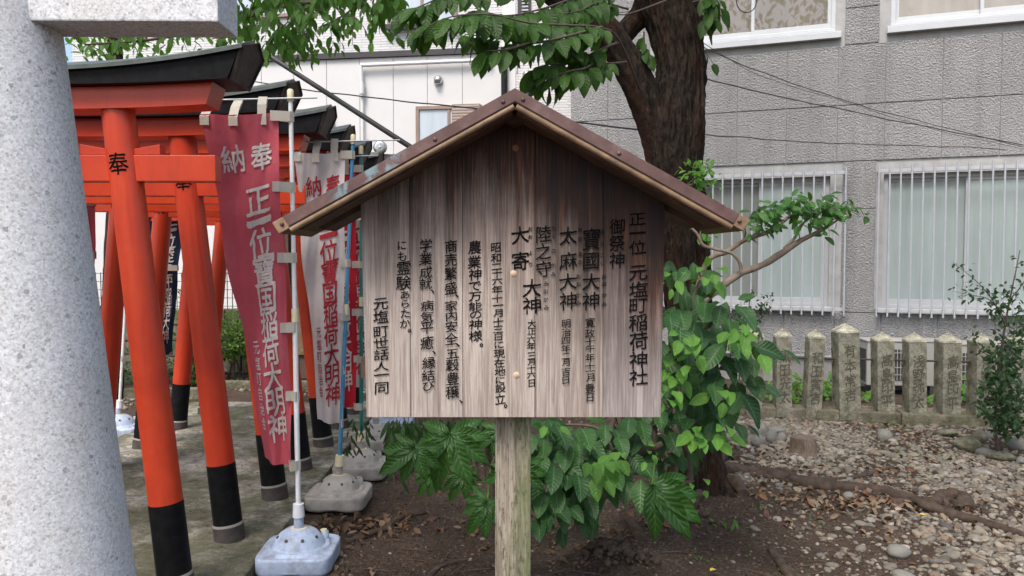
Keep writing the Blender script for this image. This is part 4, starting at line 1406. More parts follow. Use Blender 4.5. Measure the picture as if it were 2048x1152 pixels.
# ------------------------------------------------------------------ stone posts with kerb
fa = ground(1520, 812, .06); fb = ground(2040, 834, .06)
fd = (fb - fa); fd.z = 0; fl = fd.normalized(); fang = math.atan2(fd.y, fd.x)
names = ['', '黒田光太', '和田寅吉', '有本常吉', '高島印平', '浅野弥太', '高島印平', '浅野弥吉', '']
pxs = [1502, 1561, 1620, 1688, 1761, 1824, 1889, 1955, 2022]
plabels = ['stone fence post at the left end of the row, half behind shrub leaves',
           'leftmost fully visible stone post, carved 黒田, right of the shrub',
           'narrow stone post carved 和田, left of the tallest post',
           'tallest and widest stone post of the fence, carved 有本',
           'stone post carved 高島, just right of the tallest post',
           'stone post carved 浅野 between two posts carved 高島',
           'stone post carved 高島, third right of the tallest post',
           'stone post carved 浅野 beside the dark bushy shrub',
           'stone post mostly behind the dark shrub at the right edge']
for i, px in enumerate(pxs):
    base = ground(px + (3 if i < 3 else 5), 815 + (px - 1560) * .036, .07)
    w = .095 if i == 3 else (.081 if i > 5 else .076)
    hgt = .735 if i == 3 else .665
    if i < 3: hgt = .68; w = .070
    tilt = (rnd.uniform(-.025, .02), rnd.uniform(-.03, .035))
    po = empty('stone_post', tuple(base), fang - R(8), plabels[i], 'stone post', 'carved stone posts of the low fence')
    po.rotation_euler = (tilt[0], tilt[1], R(-3) + R(rnd.uniform(-2, 2)))
    body = MB()
    nz = 12; V = []; ns = 6
    ring = [(-w + 2 * w * k / ns, -w) for k in range(ns)] + [(w, -w + 2 * w * k / ns) for k in range(ns)] + [(w - 2 * w * k / ns, w) for k in range(ns)] + [(-w, w - 2 * w * k / ns) for k in range(ns)]
    n = len(ring)
    for q in range(nz + 1):
        z = -.08 + (hgt + .08) * q / nz
        for x, y in ring:
            jx = .0035 * noise.noise(Vector((x * 30 + i * 7, y * 30, z * 12))); V.append((x + jx, y + jx, z))
    body.add(V, [(q * n + k, q * n + (k + 1) % n, (q + 1) * n + (k + 1) % n, (q + 1) * n + k) for q in range(nz) for k in range(n)])
    body.build('shaft', M['stone'], po, local=True)
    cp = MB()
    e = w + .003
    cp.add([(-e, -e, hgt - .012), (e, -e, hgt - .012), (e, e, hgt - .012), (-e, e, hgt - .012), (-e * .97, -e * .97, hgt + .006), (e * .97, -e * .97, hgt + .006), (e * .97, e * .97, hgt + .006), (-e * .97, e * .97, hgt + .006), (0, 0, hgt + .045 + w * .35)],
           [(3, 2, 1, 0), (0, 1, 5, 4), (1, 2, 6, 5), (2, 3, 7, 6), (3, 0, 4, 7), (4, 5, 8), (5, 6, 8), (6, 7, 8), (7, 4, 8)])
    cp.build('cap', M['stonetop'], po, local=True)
    if names[i]:
        nm = names[i]; z0 = hgt * (.76 if i == 3 else .72); stp = hgt * .185
        lettering('inscription', [(ch, .004, z0 - stp * k, .112, .125) for k, ch in enumerate(nm)],
                  lambda u, v, w=w: Vector((u, -w - .0035, v)), M['carve'], po, .006, .10, .03, local=True)
mb = MB()
a = ground(1470, 812, .06) ; b = ground(2150, 838, .06)
mid = (a + b) / 2; ln = (b - a).length
kb = empty('fence_kerb', tuple(mid.xy) + (0,), fang, 'long concrete kerb under the row of stone posts', 'kerb')
for k in range(4):
    s0 = -ln / 2 + ln * k / 4
    MB().box(s0 + .004, s0 + ln / 4 - .004, -.13, .12, -.1, .075 + rnd.uniform(-.004, .004)).build('kerb_block', M['kerb'], kb, local=True, bevel=.012)
rz_ = ground(1540, 815, .06)
A = at(1490, 712, ground(1502, 812, .07).y + .0); B = at(2070, 722, ground(2022, 833, .07).y)
A.z = .545; B.z = .545
tag(MB().tube([A, B], .009, 8).build('iron_rod', M['iron']), 'thin rusty rod running through the stone posts', 'rod')
# small bracket posts row behind is plain; two air conditioners
def aircon(px, py, Y, w, h, label, dpt=.30, rz=-.12):
    c = at(px, py, Y)
    r = empty('air_conditioner', (c.x, c.y, .02), rz, label, 'air conditioner', 'outdoor air conditioner units')
    MB().box(-w / 2, w / 2, 0, dpt, .06, h).build('case', M['acbody'], r, local=True, bevel=.012)
    MB().box(-w / 2 - .01, w / 2 + .01, -.01, dpt + .01, h + .001, h + .02).build('lid', M['acbody'], r, local=True, bevel=.006)
    MB().box(-w / 2 + .05, w / 2 - .25, -.006, -.001, .12, h - .08).build('fan_recess', M['acdark'], r, local=True)
    for k in range(15):
        x = -w / 2 + .06 + (w - .32) * k / 14
        MB().box(x, x + .006, -.016, -.008, .12, h - .08).build('grille_bar', M['acbody'], r, local=True)
    for k in range(4):
        z = .18 + (h - .3) * k / 3
        MB().box(-w / 2 + .05, w / 2 - .25, -.020, -.017, z, z + .008).build('grille_bar', M['acbody'], r, local=True)
    for k in range(20):
        z = .10 + (h - .18) * k / 20
        MB().box(-w / 2 - .010, -w / 2 - .001, .03, dpt - .03, z, z + .014).build('side_slat', M['acdark'], r, local=True)
    for s in (-1, 1):
        MB().box(s * w * .35 - .03, s * w * .35 + .03, .0, dpt, -.05, .058).build('foot', M['acdark'], r, local=True)
aircon(1812, 740, 8.35, .82, .54, 'grey outdoor air conditioner behind the stone posts, left unit')
aircon(1990, 740, 8.0, .80, .54, 'outdoor air conditioner behind the dark shrub at the right')

# ------------------------------------------------------------------ cherry tree
CT = 4.7
tree = empty('cherry_tree', tuple(ground(1400, 1005)), label='large dark barked cherry tree forking behind the notice board', cat='tree')
sp_ = [(1402, 1020, 78), (1398, 960, 58), (1392, 860, 49), (1386, 720, 47), (1378, 600, 48), (1366, 470, 50), (1350, 350, 56), (1350, 250, 61), (1360, 150, 50), (1352, 60, 54), (1322, -40, 62), (1290, -140, 62), (1262, -300, 52)]
P = [at(a, b, CT + (.0 if b > 0 else (-b) * .0006)) for a, b, r in sp_]; RR = [r * .95 * CT / F for a, b, r in sp_]
def bark_tube(P, RR, name, n=56, sub=14, amp=.10, flare=None):
    pts = smooth_path(P, sub); rr = lerp_list(RR, sub)
    def jit(i, k, p):
        q = 2 * math.pi * k / n
        v = Vector((math.cos(q) * 3.2, math.sin(q) * 3.2, p.z * 1.6))
        f = noise.noise(v * 2.2) * .55 + abs(noise.noise(Vector((math.cos(q) * 7, math.sin(q) * 7, p.z * 4)))) * .9 - .2 + noise.noise(Vector((math.cos(q) * 16, math.sin(q) * 16, p.z * 9))) * .6 - abs(noise.noise(Vector((math.cos(q) * 13, math.sin(q) * 13, p.z * 3.2 + 7)))) * .9 + noise.noise(Vector((math.cos(q) * 34, math.sin(q) * 34, p.z * 26))) * .35
        e = 1 + amp * f
        if flare and p.z < flare: e += (flare - p.z) / flare * .45 * max(0, math.sin(q * 5 + 1)) ** 2
        return e
    return MB().tube(pts, rr, n, jit=jit).build(name, M['bark'], tree)
bark_tube(P, RR, 'trunk', 150, 40, .15, .28)
lim = [(1345, 340, 50), (1316, 255, 38), (1280, 176, 33), (1240, 104, 32), (1188, 45, 35), (1130, -5, 33), (1070, -60, 30), (980, -130, 26), (850, -190, 21), (650, -230, 16), (400, -200, 12)]
bark_tube([at(a, b, CT - .02 * i) for i, (a, b, r) in enumerate(lim)], [r * CT / F for a, b, r in lim], 'limb', 48, 14, .12)
lim = [(1225, 90, 24), (1262, 52, 22), (1290, 15, 26), (1300, -60, 24), (1280, -200, 18)]
bark_tube([at(a, b, CT + .12) for i, (a, b, r) in enumerate(lim)], [r * CT / F for a, b, r in lim], 'limb', 32, 10, .12)
lim = [(1330, -60, 30), (1420, -140, 26), (1560, -220, 20), (1760, -300, 14)]
bark_tube([at(a, b, CT - .05) for i, (a, b, r) in enumerate(lim)], [r * CT / F for a, b, r in lim], 'limb', 28, 8, .12)

cherry_leaf = leaf_base(1, .50, 8, .14, .22, across=2, wob=1)
cl_me = base_mesh('leaf', cherry_leaf, M['cherry'])
cherry_lo = leaf_base(1, .50, 4, .14, .22)
near = Leaves(); far = Leaves()
clear_limb = True
def twig(path_px, Y, r0, r1, leafL, dens, store, parent=tree, jitterY=.08, hang=.75, name='twig', mat='twig', side=.6, start=.05):
    P = [at(a, b, Y if not hasattr(Y, '__len__') else Y[i]) + Vector((0, rnd.uniform(-jitterY, jitterY), 0)) for i, (a, b) in enumerate(path_px)]
    pts = smooth_path(P, 6)
    n = len(pts)
    MB().tube(pts, [r0 + (r1 - r0) * i / (n - 1) for i in range(n)], 7).build(name, M[mat], parent)
    L = sum((pts[i + 1] - pts[i]).length for i in range(n - 1))
    k = max(2, int(L * dens))
    for q in range(k):
        t = start + (1 - start) * (q + .5) / k
        f = t * (n - 1); i = min(n - 2, int(f)); p = pts[i].lerp(pts[i + 1], f - i)
        d = (pts[i + 1] - pts[i]).normalized()
        sd2 = Vector((-d.z * 0 + d.y, -d.x, 0)); sd2 = (sd2.normalized() if sd2.length > .01 else Vector((1, 0, 0))) * (1 if q % 2 else -1)
        tip = d * .45 + sd2 * side + Vector((0, 0, -hang)) + rv(.35)
        up = Vector((0, 0, 1)) + Vector((0, -.8, 0)) + rv(.45)
        pet = p + tip.normalized() * leafL * .12
        store.add(pet, tip, up, leafL * rnd.uniform(.65, 1.15))
    return pts
for path, Y in (
    ([(1282, 175), (1235, 90), (1200, 62), (1135, 45), (1060, 52), (985, 40), (905, 45), (832, 62)], [4.5, 4.0, 3.7, 3.5, 3.4, 3.3, 3.2, 3.2]),
    ([(1200, 62), (1130, 80), (1060, 92), (990, 70), (930, 72)], [3.7, 3.5, 3.4, 3.35, 3.3]),
    ([(1235, 90), (1190, 110), (1150, 118), (1105, 130), (1070, 142)], [4.0, 3.7, 3.6, 3.5, 3.5]),
    ([(1260, 120), (1200, 118), (1150, 95), (1115, 90)], [4.2, 3.8, 3.6, 3.5]),
    ([(1200, 118), (1170, 140), (1130, 152), (1085, 165)], [3.8, 3.6, 3.5, 3.5]),
    ([(1060, 92), (1010, 108), (970, 112)], [3.4, 3.3, 3.3]),
    ([(1230, -20), (1150, 0), (1080, 20), (1010, 30), (950, 20)], [4.2, 3.9, 3.6, 3.4, 3.3]),
    ([(1100, -40), (1000, -25), (920, -10), (860, 15), (815, 10)], [3.9, 3.6, 3.4, 3.3, 3.2]),
    ([(1260, 10), (1200, 5), (1160, 25), (1130, 30)], [4.3, 4.0, 3.8, 3.7]),
):
    twig(path, Y, .007, .002, .112, 46, near)
for path in ([(1330, 5), (1250, 25), (1215, 15)], [(1290, 60), (1292, 90), (1300, 105)], [(1400, -20), (1425, 0), (1440, 25)], [(1405, -10), (1418, 15), (1428, 50)], [(1390, 0), (1415, 5), (1405, 45)]):
    twig(path, 4.55, .006, .002, .12, 45, near)
twig([(1408, 90), (1425, 110), (1434, 125)], 4.6, .002, .0015, .11, 8, near)
def topx(p):
    v = CM.transposed() @ (p - Vector((0, 0, EYE)))
    return 1024 + F * v.x / -v.z, 576 - F * v.y / -v.z
def keep_near(p):
    x, y = topx(p)
    if 1195 < x < 1400 and y > (x - 1195) * -.5 + 30: return (1268 < x < 1312 and 40 < y < 150) or x < 1215
    return True
near.items = [it for it in near.items if keep_near(it[0])]
near.single('leaf', cl_me, tree, 290)
near.joined('foliage', cherry_lo, tree, M['cherry'])
# farther, paler spray reaching over the gates
for k in range(100):
    x = rnd.uniform(470, 800); y = rnd.uniform(-70, 60) + (0 if x < 700 else -25)
    dx = rnd.uniform(-60, 60); Y = rnd.uniform(4.6, 5.6)
    twig([(x, y), (x + dx * .5, y + rnd.uniform(5, 25)), (x + dx, y + rnd.uniform(25, 62))], Y, .004, .0015, .082, 40, far)
for k in range(48):
    x = rnd.uniform(120, 500); y = rnd.uniform(-20, 95)
    dx = rnd.uniform(-60, 60); Y = rnd.uniform(4.9, 6.3)
    twig([(x, y), (x + dx * .5, y + rnd.uniform(0, 12)), (x + dx, y + rnd.uniform(10, 30))], Y, .004, .0015, .082, 26, far)
for k in range(14):
    x = rnd.uniform(540, 640); y = rnd.uniform(40, 95)
    twig([(x, y), (x + 8, y + 15), (x + 14, y + 36)], rnd.uniform(4.8, 5.4), .003, .0015, .07, 42, far)
twig([(1070, -60), (800, -20), (560, 20), (330, 70), (180, 95)], 5.2, .022, .006, .08, 12, far)
twig([(900, -100), (760, -40), (700, 20), (640, 60)], 5.0, .012, .004, .08, 20, far)
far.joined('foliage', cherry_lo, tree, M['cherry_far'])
# the crown above the frame: it shades the yard
can = Leaves()
for k in range(9500):
    a = rnd.uniform(0, 2 * math.pi); rr_ = 4.3 * math.sqrt(rnd.random())
    x, y = .6 + rr_ * math.cos(a), 4.6 + rr_ * .85 * math.sin(a)
    z = 4.0 + rnd.uniform(0, 1.6) + .5 * math.sin(x * 2) * math.cos(y * 2)
    if y > 6.8: z += (y - 6.8) * .8
    # leave the clumps open
    if noise.noise(Vector((x * .9, y * .9, z * .6))) < -.14: continue
    can.add((x, y, z), Vector((rnd.uniform(-1, 1), rnd.uniform(-1, 1), -.6)), Vector((0, 0, 1)) + rv(.5), rnd.uniform(.10, .16))
can.items = [it for it in can.items if it[0].z > EYE + .395 * it[0].y + .12 or it[0].y < .5]
can.joined('crown', leaf_base(1, .55, 2, .1, .15), tree, M['cherry'])

# sprouts on the trunk
spr = Leaves()
for k in range(95):
    x = 1395 + rnd.gauss(0, 20); y = 352 + rnd.gauss(0, 17)
    p = at(x, y, 4.35 + rnd.uniform(-.1, .1)); spr.add(p, rv(.7) + Vector((0, -.3, -.1)), Vector((0, -.5, 1)) + rv(.4), rnd.uniform(.035, .055))
for k in range(22):
    x = 1350 + rnd.gauss(0, 9); y = 412 + rnd.gauss(0, 12)
    p = at(x, y, 4.35); spr.add(p, rv(.7) + Vector((0, -.3, -.3)), Vector((0, -.5, 1)) + rv(.4), rnd.uniform(.035, .05))
for (x, y) in ((1410, 452), (1402, 470), (1425, 478), (1418, 470), (1415, 438)):
    for q in range(3): spr.add(at(x + rnd.uniform(-8, 8), y + rnd.uniform(-8, 8), 4.35), rv(.7) + Vector((.4, -.3, -.3)), Vector((0, -.5, 1)) + rv(.4), .06)
spr.joined('sprout_leaves', leaf_base(1, .5, 4, .12, .15), tree, M['young'])
for a in ([(1362, 400), (1372, 372), (1398, 352)], [(1385, 385), (1402, 377), (1420, 372)], [(1370, 395), (1390, 360), (1412, 338)]):
    MB().tube(smooth_path([at(x, y, 4.42) for x, y in a], 4), .004, 6).build('sprout', M['twig'], tree)

# roots over the ground
def root(path, rads, parent=tree, z=.0, name='root', mat='root', n=14):
    P = []
    for (x, y), r in zip(path, rads):
        p = ground(x, y, .02); p.z = gz1(p.x, p.y) + r * .35 + z; P.append(p)
    pts = smooth_path(P, 10); rr = lerp_list(list(rads), 10)
    def jit(i, k, p): return 1 + .38 * noise.noise(p * 8 + Vector((k * .6, 0, 0))) + .30 * noise.noise(p * 30 + Vector((k * .8, 0, 0)))
    return MB().tube(pts, rr, n, jit=jit, squash=.9).build(name, M[mat], parent)
root([(1420, 960), (1462, 945), (1512, 946), (1560, 958), (1640, 975), (1740, 978), (1800, 988), (1850, 1008), (1925, 1028), (2000, 1045), (2080, 1072)], [.06, .05, .042, .05, .045, .036, .045, .05, .035, .028, .02])
root([(1425, 930), (1455, 900), (1475, 912)], [.05, .055, .03])
root([(1540, 950), (1600, 960), (1680, 955), (1740, 938), (1790, 925)], [.05, .035, .02, .018, .012])
root([(1780, 1002), (1860, 1000), (1890, 985), (1925, 990), (1930, 1008)], [.03, .035, .045, .06, .03])
root([(1540, 1088), (1560, 1112), (1580, 1140), (1580, 1180)], [.016, .026, .030, .028])
root([(1575, 1135), (1610, 1150), (1640, 1160)], [.022, .016, .012])
root([(1440, 985), (1470, 990), (1485, 1005)], [.06, .05, .03])
root([(1395, 1010), (1380, 1030), (1385, 1050)], [.04, .035, .02])
root([(1450, 890), (1475, 905), (1520, 915)], [.02, .02, .012])
for a in ([(1258, 1040), (1272, 1062), (1280, 1085)], [(1225, 1105), (1235, 1130), (1240, 1165)], [(1260, 1105), (1275, 1130), (1290, 1165)]):
    root(a, [.02, .032, .03], z=.0) if a[0][0] > 1250 and a[0][1] < 1100 else None
root([(690, 1072), (730, 1058), (775, 1042), (800, 1022), (850, 1010)], [.016, .024, .024, .022, .012], name='root')
root([(848, 1165), (868, 1130), (900, 1112), (945, 1100)], [.012, .016, .014, .006])

# ------------------------------------------------------------------ cut shrub with the two long branches
cam_s = empty('branching_shrub', tuple(ground(1352, 1000)), label='shrub with two long bare branches ending in a flat leafy spray, right of the board', cat='shrub')
gl = Leaves()
def br(path, rads, Y, name='branch', mat='branch', n=12, par=None):
    P = [at(x, y, Y if not hasattr(Y, '__len__') else Y[i]) for i, (x, y) in enumerate(path)]
    pts = smooth_path(P, 8); rr = lerp_list([r for r in rads], 8)
    def jit(i, k, p): return 1 + .12 * noise.noise(p * 30 + Vector((k * .5, 0, 0)))
    MB().tube(pts, rr, n, jit=jit).build(name, M[mat], par or cam_s)
    return pts
br([(1345, 1020), (1352, 900), (1358, 780), (1375, 680), (1402, 612), (1440, 575), (1483, 545)], [.03, .026, .024, .022, .021, .019, .019], 4.05)
br([(1483, 545), (1525, 530), (1558, 510), (1600, 482), (1640, 462), (1668, 445)], [.019, .017, .019, .014, .010, .005], 4.05)
br([(1380, 640), (1412, 528), (1455, 503), (1490, 480), (1540, 462), (1575, 436)], [.02, .014, .013, .012, .012, .009], 4.1)
br([(1575, 436), (1600, 420), (1625, 400)], [.009, .005, .003], 4.1)
br([(1568, 497), (1590, 475), (1602, 450), (1640, 425), (1680, 412)], [.008, .008, .006, .004, .002], 4.05)
br([(1668, 445), (1690, 428), (1715, 415), (1728, 430)], [.006, .004, .003, .0015], 4.05)
br([(1483, 545), (1478, 522), (1462, 506), (1430, 498), (1406, 490), (1392, 465), (1360, 440), (1338, 428)], [.010, .009, .009, .008, .009, .007, .006, .004], 4.0)
br([(1486, 480), (1490, 455), (1500, 430)], [.004, .003, .002], 4.0)
br([(1402, 486), (1400, 470), (1404, 455)], [.004, .003, .002], 4.0)
for (cx, cy, rx, ry, n) in ((1480, 440, 22, 12, 12), (1520, 425, 30, 22, 32), (1555, 420, 30, 22, 24), (1590, 415, 26, 22, 36), (1625, 425, 30, 24, 44), (1660, 420, 28, 26, 52), (1690, 418, 20, 16, 22), (1530, 450, 30, 14, 20), (1500, 470, 12, 14, 8), (1600, 455, 20, 15, 10), (1645, 460, 12, 16, 8), (1728, 433, 8, 3, 2), (1590, 395, 16, 8, 8), (1650, 392, 16, 8, 8)):
    for k in range(n):
        p = at(cx + rnd.gauss(0, rx * .5), cy + rnd.gauss(0, ry * .5), 4.05 + rnd.uniform(-.18, .18))
        gl.add(p, Vector((rnd.uniform(-.6, 1), rnd.uniform(-.8, .4), rnd.uniform(-.7, .3))), Vector((0, -.7, 1)) + rv(.6), rnd.uniform(.045, .078))
glb = leaf_base(1, .48, 6, .14, .2, across=1)
gl.single('leaf', base_mesh('leaf', glb, M['glossy']), cam_s, 280)

# ------------------------------------------------------------------ broad leaved shrub behind the board
bs = empty('broad_leaved_shrub', tuple(ground(1190, 1060)), label='dense shrub of large oval leaves growing behind and right of the notice board', cat='shrub')
bl = Leaves(); yl = Leaves()
def clump(cx, cy, n, size, Y, store, rx=30, ry=30, droop=.5):
    c = at(cx, cy, Y + .08)
    for k in range(n):
        a = 2 * math.pi * (k + rnd.random() * .6) / n
        rad_ = rnd.uniform(.15, 1.0)
        p = at(cx + rx * rad_ * math.cos(a), cy + ry * rad_ * math.sin(a), Y + rnd.uniform(-.15, .15))
        out = (p - c); out.y = -abs(out.y) - .02
        tip = out.normalized() * .8 + Vector((0, -.25, -droop)) + rv(.3)
        store.add(p, tip, Vector((0, -.9, .8)) + rv(.4), size * rnd.uniform(.85, 1.35))
big_ = [(1350, 550, 6, .08, 3.6), (1400, 560, 8, .10, 3.5), (1345, 640, 9, .13, 3.4), (1400, 630, 8, .13, 3.6), (1450, 610, 3, .13, 3.4), (1360, 700, 10, .12, 3.5), (1420, 700, 10, .13, 3.6),
        (1475, 690, 9, .12, 3.4), (1510, 710, 7, .11, 3.4), (1350, 760, 10, .12, 3.6), (1400, 780, 10, .12, 3.6), (1455, 770, 9, .13, 3.5), (1500, 780, 4, .13, 3.4), (1345, 830, 8, .12, 3.6),
        (1395, 850, 8, .11, 3.5), (1440, 840, 5, .11, 3.4), (1100, 870, 12, .12, 3.5), (1150, 880, 12, .13, 3.5), (1200, 870, 10, .13, 3.7), (1090, 930, 10, .12, 3.3), (1140, 950, 12, .13, 3.4),
        (1190, 960, 9, .13, 3.5), (1230, 900, 9, .13, 3.5), (1260, 940, 6, .12, 3.4), (1110, 1000, 9, .12, 3.3), (1080, 1030, 6, .12, 3.25), (1170, 1000, 6, .11, 3.4), (1290, 860, 7, .12, 3.8), (1310, 900, 6, .11, 3.7),
        (1250, 850, 6, .12, 3.8), (1375, 900, 6, .10, 3.6), (1050, 880, 5, .12, 3.9), (1300, 800, 4, .12, 3.9), (1440, 660, 5, .13, 3.7), (1490, 740, 5, .12, 3.7)]
for cx, cy, n, s_, Y in big_: clump(cx, cy, max(3, int(n * (.62 if cx > 1330 else .85))), s_ * (1.06 if cx > 1330 else 1.0), Y, bl, 36, 34)
for cx, cy, n, s_, Y in ((1420, 545, 6, .07, 3.3), (1370, 680, 7, .07, 3.2), (1355, 740, 7, .085, 3.25), (1330, 790, 7, .08, 3.3), (1480, 670, 8, .09, 3.2), (1530, 700, 3, .1, 3.2), (1395, 870, 7, .075, 3.1), (1440, 870, 6, .08, 3.2), (1190, 930, 9, .085, 2.9), (1230, 915, 6, .07, 2.95), (1100, 850, 3, .06, 3.1), (1390, 715, 4, .08, 3.25), (1300, 905, 4, .05, 3.3), (1395, 975, 4, .05, 3.3), (1345, 555, 5, .06, 3.4), (1445, 790, 5, .08, 3.25)):
    clump(cx, cy, n, s_, Y, yl, 26, 24, .25)
def in_shrub(p):
    x, y = topx(p)
    return x < 1512 - max(0, y - 800) * .3 and not (x > 1440 and y < 610)
bl.items = [it for it in bl.items if in_shrub(it[0])]
yl.items = [it for it in yl.items if topx(it[0])[0] < 1525]
bl_me = base_mesh('leaf', leaf_base(1, .52, 10, .15, .26, across=2, wob=1.2, pinch=False), M['broad'])
yl_me = base_mesh('leaf', leaf_base(1, .50, 8, .14, .22, across=2, wob=1, pinch=False), M['young'])
bl.single('leaf', bl_me, bs, 230)
bl.joined('foliage', leaf_base(1, .52, 6, .12, .2, pinch=False), bs, M['broad'])
yl.single('leaf', yl_me, bs, 90)
inner = Leaves()
for k in range(230):
    cx, cy, n, s_, Y = rnd.choice(big_)
    inner.add(at(cx + rnd.gauss(0, 26), cy + rnd.gauss(0, 22), Y + rnd.uniform(.15, .6)), rv(1) + Vector((0, 0, -.5)), Vector((0, -.6, 1)) + rv(.5), rnd.uniform(.08, .13))
inner.joined('inner_foliage', leaf_base(1, .52, 5, .12, .2, pinch=False), bs, M['broad'])
for pth, rads, Y in (([(1165, 1065), (1170, 1010), (1200, 940), (1220, 870), (1235, 800)], [.035, .022, .018, .014, .01], 3.75),
                     ([(1185, 1040), (1250, 925), (1310, 895), (1325, 888)], [.012, .016, .018, .014], 3.7),
                     ([(1312, 990), (1310, 900), (1312, 830), (1330, 740), (1370, 640), (1400, 560)], [.016, .014, .012, .011, .009, .006], 3.8),
                     ([(1325, 970), (1350, 970), (1388, 962)], [.010, .012, .008], 3.7),
                     ([(1380, 960), (1372, 880), (1365, 800), (1380, 720), (1440, 660), (1500, 690)], [.018, .014, .011, .010, .008, .005], 3.75),
                     ([(1225, 900), (1200, 860), (1160, 850), (1120, 850)], [.010, .008, .006, .005], 3.7),
                     ([(1350, 880), (1400, 840), (1440, 830)], [.008, .006, .004], 3.6),
                     ([(1240, 1000), (1238, 920), (1242, 820)], [.014, .013, .010], 3.9)):
    br(pth, rads, Y, 'stem', 'twig', 10, bs)

# ------------------------------------------------------------------ fatsia
ft = empty('fatsia_plant', tuple(ground(985, 1020)), label='dark green fatsia with large hand shaped leaves below the notice board', cat='plant')
fmes = [base_mesh('leaf', palmate([8, 7, 9][q % 3], [235, 215, 245][q % 3], 1.0, q), M['fatsia']) for q in range(5)] + [base_mesh('leaf', palmate(6, 120, 1.15, 11), M['fatsia'])]
fl_ = [(900, 868, .210, 3.15, (.05, -.5, -.9)), (830, 895, .165, 3.05, (-.35, -.4, -.9)), (1035, 935, .16, 3.1, (-.15, -.4, -.9)), (975, 1005, .14, 3.0, (-.35, -.4, -1)), (1306, 968, .20, 2.95, (.75, -.35, -.75)),
       (925, 950, .12, 3.5, (-.1, -.5, -.9)), (1020, 1020, .12, 3.15, (.1, -.5, -.9)), (1000, 860, .13, 3.4, (.1, -.5, -.7)), (860, 950, .10, 3.4, (-.2, -.4, -.9))]
for i, (px, py, s_, Y, d) in enumerate(fl_):
    o = bpy.data.objects.new('leaf', fmes[5 if px == 1306 else i % 5]); col.objects.link(o)
    p = at(px, py, Y)
    o.matrix_basis = Matrix.Translation(p) @ frame(Vector(d), Vector((.1 * (i % 3 - 1), -1, .45))).to_4x4() @ Matrix.Scale(s_, 4)
    attach(o, ft)
    st_ = ground(990 if px < 1200 else 1330, 1030) if True else p
    st_.z = .25
    mid_ = p.lerp(st_, .4) + Vector((0, .05, .10))
    MB().tube(smooth_path([st_, mid_, p + Vector((0, .01, .0))], 6), .004, 7).build('stalk', M['young'], ft)
br([(990, 1045), (985, 980), (970, 900), (940, 840)], [.016, .014, .012, .008], 3.45, 'stem', 'twig', 8, ft)
br([(1330, 1035), (1345, 990), (1340, 960)], [.012, .010, .008], 3.1, 'stem', 'twig', 8, ft)

# narrow leaved dark undergrowth between banners and fatsia
nb = empty('bamboo_grass', tuple(ground(850, 960)), label='dark narrow leaved undergrowth beside the banner bases', cat='plant')
nl = Leaves()
for k in range(520):
    x = 775 + 240 * rnd.random(); y = 838 + abs(rnd.gauss(0, 34)) + (0 if x > 760 else -5)
    if x < 760 and y > 905: continue
    nl.add(at(x, y, rnd.uniform(3.7, 4.5)), Vector((rnd.uniform(-.8, .8), rnd.uniform(-.5, .3), -1)), Vector((0, -1, .4)) + rv(.4), rnd.uniform(.07, .12))
for k in range(26):
    x = 650 + 50 * rnd.random(); y = rnd.uniform(835, 900)
    nl.add(at(x + 40, y, rnd.uniform(4.5, 5.0)), Vector((rnd.uniform(-.8, .8), rnd.uniform(-.5, .3), -1)), Vector((0, -1, .4)) + rv(.4), rnd.uniform(.05, .09))
nl.joined('foliage', leaf_base(1, .2, 4, .1, .25), nb, M['dark'])
for k in range(16):
    x = 790 + 14 * k
    br([(x, 985 - 40 * rnd.random()), (x - 6, 900), (x - 10 + rnd.uniform(-20, 20), 830)], [.004, .003, .002], rnd.uniform(3.9, 4.4), 'stem', 'twig', 6, nb)

# ------------------------------------------------------------------ thin small-leaved shrubs
def fine_shrub(name, label, basepx, stems, Y, store_n, size, mat='dark', blobs=()):
    o = empty(name, tuple(ground(*basepx)), label=label, cat='shrub')
    L_ = Leaves()
    for pth, r0 in stems:
        P = [at(x, y, Y + rnd.uniform(-.04, .04)) for x, y in pth]
        pts = smooth_path(P, 6)
        MB().tube(pts, [r0 * (1 - .8 * i / (len(pts) - 1)) for i in range(len(pts))], 7).build('stem', M['twig'], o)
        for q in range(store_n):
            p = pts[int(len(pts) * (.25 + .75 * rnd.random())) - 1] + rv(.05)
            L_.add(p, rv(1) + Vector((0, 0, .1)), Vector((0, -.5, 1)) + rv(.5), size * rnd.uniform(.7, 1.2))
    for cx, cy, rx, ry, n in blobs:
        for q in range(n):
            a = rnd.uniform(0, 6.283); r = rnd.random() ** .6
            p = at(cx + rx * r * math.cos(a), cy + ry * r * math.sin(a), Y + rnd.uniform(-.25, .25))
            L_.add(p, rv(1), Vector((0, -.5, 1)) + rv(.5), size * rnd.uniform(.8, 1.4))
    L_.single('leaf', base_mesh('leaf', leaf_base(1, .5, 4, .12, .15), M[mat]), o, 160)
    L_.joined('foliage', leaf_base(1, .5, 3, .12, .15), o, M[mat])
    return o
fine_shrub('small_shrub', 'wispy small leaved shrub in front of the left barred window', (1478, 830),
           [([(1478, 820), (1480, 720), (1492, 650), (1500, 600), (1508, 572)], .007), ([(1492, 660), (1470, 640), (1450, 615)], .004), ([(1490, 650), (1515, 622), (1545, 590)], .004), ([(1492, 640), (1520, 630), (1530, 600)], .003), ([(1485, 690), (1465, 670), (1452, 660)], .003), ([(1482, 700), (1505, 690), (1520, 672)], .003)],
           5.4, 34, .034, blobs=[(1485, 660, 32, 40, 90)])
